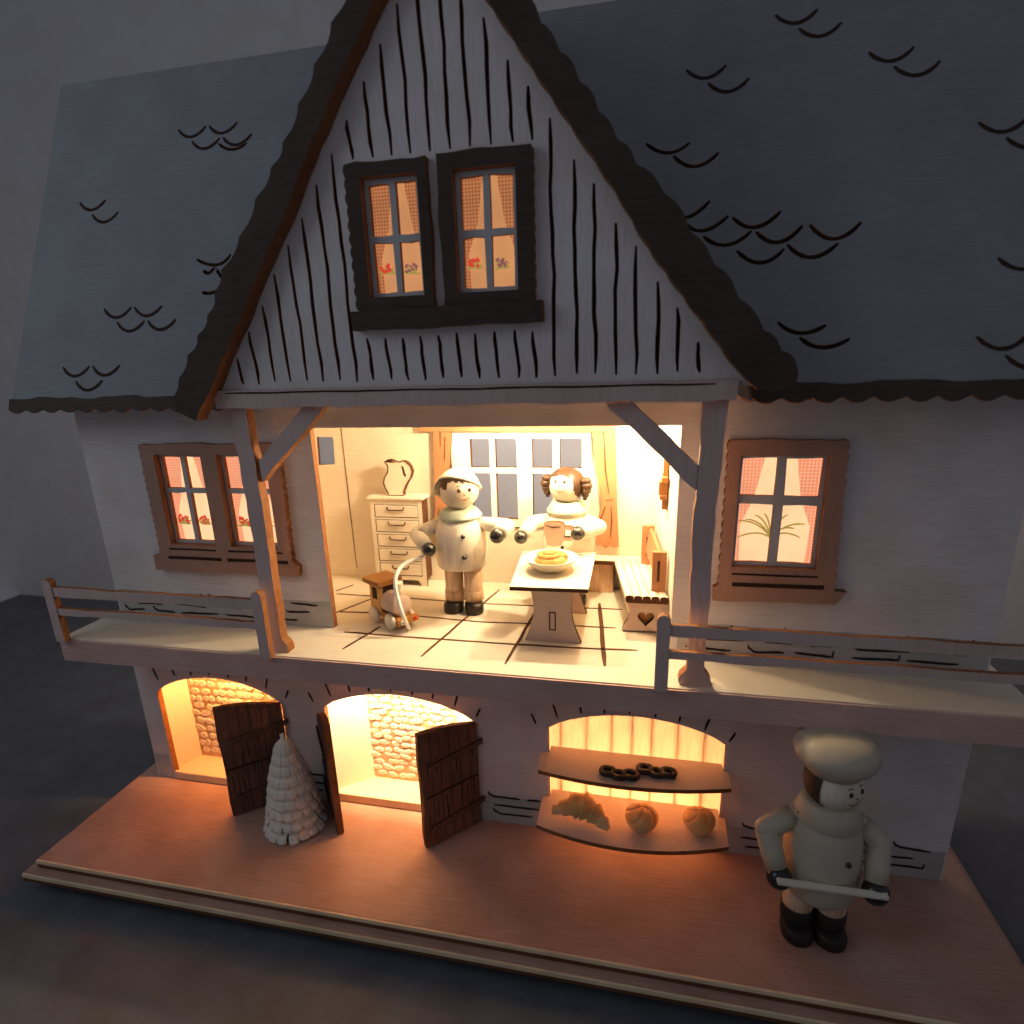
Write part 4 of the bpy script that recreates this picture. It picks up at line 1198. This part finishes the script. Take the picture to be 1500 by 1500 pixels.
# ------------------------------------------------------------------ curled shaving tree
TX, TY = -2.245, .20
TH = PY(391, 1073, TY).z - ZG
tree = thing('shaving_tree', 'white tiered wood shaving tree standing in front of the left arch', 'tree', (TX, TY, ZG))
obj('trunk', MB().lathe([(.05, 0), (.042, TH * .5), (.028, TH * .93), (.026, TH), (.01, TH)], (TX, TY, ZG), 14), [M['shave']], tree)
tiers = [(.005, .33), (.135, .305), (.265, .285), (.395, .262), (.52, .238), (.645, .21), (.765, .178), (.875, .145), (.965, .115)]
tiers = [(z * TH / 1.2, r) for z, r in tiers]
for k, (z, R) in enumerate(tiers):
    tobj = bpy.data.objects.new('tier', None)
    rho = .05
    nC = (17, 17, 16, 15, 14, 13, 12, 10, 8)[k]
    sp = .125 * TH / 1.2
    prof = [(.03, 1.36 * sp), (R * .50, 1.26 * sp), (R * .78, .98 * sp), (R * .97, .60 * sp), (R * 1.05, .22 * sp), (R * 1.02, -.04 * sp if k else .004), (R * .93, -.12 * sp if k else .012)]
    mb = MB(); vs = []; fs = []
    for i, (r, zz) in enumerate(prof):
        wd = max(.014, math.pi * r / nC * 1.06) if i < 3 else math.pi * R / nC * ((1.0, .94, .86, .78) if k < 3 else (1.04, 1.02, .98, .92))[i - 3]
        bow = .018 if i > 1 else .004
        vs += [(r - bow, -wd, zz), (r, -wd * .5, zz), (r, wd * .5, zz), (r - bow, wd, zz), (r - .012, wd * .5, zz - .01), (r - .012, -wd * .5, zz - .01)]
    for i in range(len(prof) - 1):
        for j in range(6): fs.append([i * 6 + j, i * 6 + (j + 1) % 6, (i + 1) * 6 + (j + 1) % 6, (i + 1) * 6 + j])
    fs += [[5, 4, 3, 2, 1, 0], [(len(prof) - 1) * 6 + j for j in range(6)]]
    mb.add(vs, fs, 0, False)
    tier = obj('tier', MB().lathe([(.03, 0), (.06, .0), (.06, rho * 2), (.03, rho * 2.1)], (TX, TY, ZG + z), 12), [M['shave']], tree, origin=(TX, TY, ZG + z))
    bpy.data.objects.remove(tobj)
    for i in range(nC):
        a = 2 * math.pi * (i + .5 * (k % 2)) / nC + jit(.04)
        s_ = random.uniform(.95, 1.05)
        if i == 0:
            c0 = obj('curl', mb, [M['shave']], tier, origin=(0, 0, 0), local=True); c0.rotation_euler = (jit(.06), jit(.05), a); c0.scale = (s_, s_, s_)
        else:
            copyobj(c0, tier, (0, 0, jit(.003)), (jit(.03), jit(.025), a), (random.uniform(.98, 1.03), random.uniform(.92, 1.04) if k < 3 else random.uniform(1.0, 1.12), random.uniform(.97, 1.03)))

# ------------------------------------------------------------------ bread
SL_ = -1.839
cr = MB()
cpx = [(808, 1186, .27, 5), (818, 1186, .28, 8), (828, 1183, .30, 11), (838, 1181, .32, 15), (849, 1179, .33, 18), (860, 1183, .32, 18), (870, 1190, .30, 15), (879, 1199, .26, 12), (886, 1208, .22, 8), (891, 1215, .19, 4)]
pts = [PY(p[0], p[1], p[2]) for p in cpx]
sm = smooth(pts, 4); rs0 = [p[3] * .0071 for p in cpx]; rs = []
for i in range(len(sm)):
    t = i / (len(sm) - 1) * (len(rs0) - 1); a = int(min(t, len(rs0) - 2)); fr = t - a
    seg = (i % 6) / 6
    rs.append((rs0[a] * (1 - fr) + rs0[a + 1] * fr) * (1.16 - .34 * seg))
sm = [Vector((p.x, p.y, max(p.z, SL_ + r * .92))) for p, r in zip(sm, rs)]
cr.tube(sm, rs, 18)
co = obj('croissant', cr, [M['crust']]); tag(co, 'golden brown croissant at the left end of the lower shelf', 'croissant', 'breads on the lower shelf')


def roll(px, py, r, sp, label):
    p = PZ(px, py, SL_)
    def fn(d):
        a = math.atan2(d.y, d.x); g = math.sin(2.5 * a + 2.2 * (1 - d.z) + sp)
        return 1 - .10 * max(0, 1 - abs(g) * 2.4) * max(0, min(1, d.z * 1.6 + .35)) + .03 * math.sin(3 * a)
    o = obj('bread_roll', MB().sphere((p.x, p.y, SL_ + r * .70), r, 0, 72, 36, (1, 1, .78), None, fn), [M['crust']])
    mn = min(v.co.z for v in o.data.vertices); o.location.z = SL_ - mn + .001
    tag(o, label, 'bread roll', 'breads on the lower shelf')


roll(939, 1213, .168, .3, 'round star cut bread roll in the middle of the lower shelf')
roll(1023, 1217, .158, 1.5, 'round star cut bread roll at the right end of the lower shelf')


def pretzel(cx, cy, a0, label):
    SU = -1.279; pts = []
    ctrl = [(-.02, -.075), (-.085, -.07), (-.155, -.03), (-.165, .045), (-.11, .085), (-.045, .05), (.0, -.01), (.045, -.07), (.0, -.10), (.0, -.10)]
    ring = []
    mb = MB()
    for cx_, cy_, r in ((-.115, .0, .062), (.0, -.03, .058), (.115, .0, .062)):
        ring = [(cx + math.cos(a0) * (cx_ + r * math.cos(t)) - math.sin(a0) * (cy_ + r * .9 * math.sin(t)), cy + math.sin(a0) * (cx_ + r * math.cos(t)) + math.cos(a0) * (cy_ + r * .9 * math.sin(t)), SU + .028 + .004 * math.sin(3 * t)) for t in [2 * math.pi * i / 24 for i in range(24)]]
        mb.tube(ring, .029, 8, closed=True)
    o = obj('pretzel', mb, [M['pretz']])
    tag(o, label, 'pretzel', 'dark pretzels')


pretzel(1.37, .40, rad(-4), 'left of the two dark pretzels on the upper shelf')
pretzel(1.735, .50, rad(-4), 'right of the two dark pretzels on the upper shelf')

# ------------------------------------------------------------------ baker at the right
KX, KY = 3.13, -.13
bk = thing('wooden_figure', 'wooden baker figure in white hat and coat holding a pale tray', 'figure', (KX, KY, ZG), 'turned wooden figures')
zb = ZG
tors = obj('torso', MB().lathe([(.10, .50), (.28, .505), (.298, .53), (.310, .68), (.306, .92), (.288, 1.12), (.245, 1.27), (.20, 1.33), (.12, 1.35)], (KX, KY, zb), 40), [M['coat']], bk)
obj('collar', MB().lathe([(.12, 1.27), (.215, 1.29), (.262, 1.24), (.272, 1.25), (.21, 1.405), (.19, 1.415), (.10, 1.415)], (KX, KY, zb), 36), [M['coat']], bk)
hc_ = (KX + .01, KY, zb + 1.58)
hd, f, rt, up = figure_head(bk, hc_, .225, rad(35), 0, M['turned'], 0)
obj('hair', shell(hc_, .229, lambda d: d.dot(f) < .25 or d.dot(up) > .72, 0), [M['cocoa']], hd)
hat = MB().lathe([(.10, 1.71), (.222, 1.715), (.228, 1.75), (.30, 1.81), (.325, 1.88), (.31, 1.95), (.245, 2.01), (.12, 2.035), (.02, 2.04)], (KX, KY, zb), 36)
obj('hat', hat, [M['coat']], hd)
for z in (1.0, .74):
    obj('button', MB().sphere((KX + math.sin(.4) * .306, KY - math.cos(.4) * .306, zb + z), .024, 0, 10, 8), [M['black']], tors)
hL = PY(1141, 1284, -.36); eL = PY(1122, 1213, -.20)
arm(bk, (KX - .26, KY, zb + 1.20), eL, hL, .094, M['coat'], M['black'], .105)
hR = Vector((KX + .36, hL.y - .02, hL.z))
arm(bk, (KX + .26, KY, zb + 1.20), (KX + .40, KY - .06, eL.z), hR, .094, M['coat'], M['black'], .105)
for s_ in (-1, 1):
    lx = KX + s_ * .135
    lg = obj('leg', MB().lathe([(.115, .20), (.128, .26), (.128, .50)], (lx, KY, zb), 24), [M['trouser']], bk)
    mb = MB().lathe([(.132, .10), (.138, .14), (.136, .27), (.12, .285)], (lx, KY, zb), 22)
    s2 = shoe((lx, KY - .03, zb + .001), .135, 0, .07); mb.add(s2.v, s2.f, 0, True)
    obj('boot', mb, [M['shoe']], lg)
obj('apron_string', MB().sphere((KX - .20, KY - .06, zb + 1.28), .045, 0, 12, 8, (1.2, .8, .7)), [M['black']], tors)
tx0 = hL + Vector((-.04, -.05, .035))
tray = obj('tray', MB().box(tx0.x, hR.x + .06, tx0.y - .085, tx0.y - .03, tx0.z, tx0.z + .036), [M['cream']], bevel=.010)
tag(tray, 'narrow pale tray held across the front of the baker figure', 'tray')
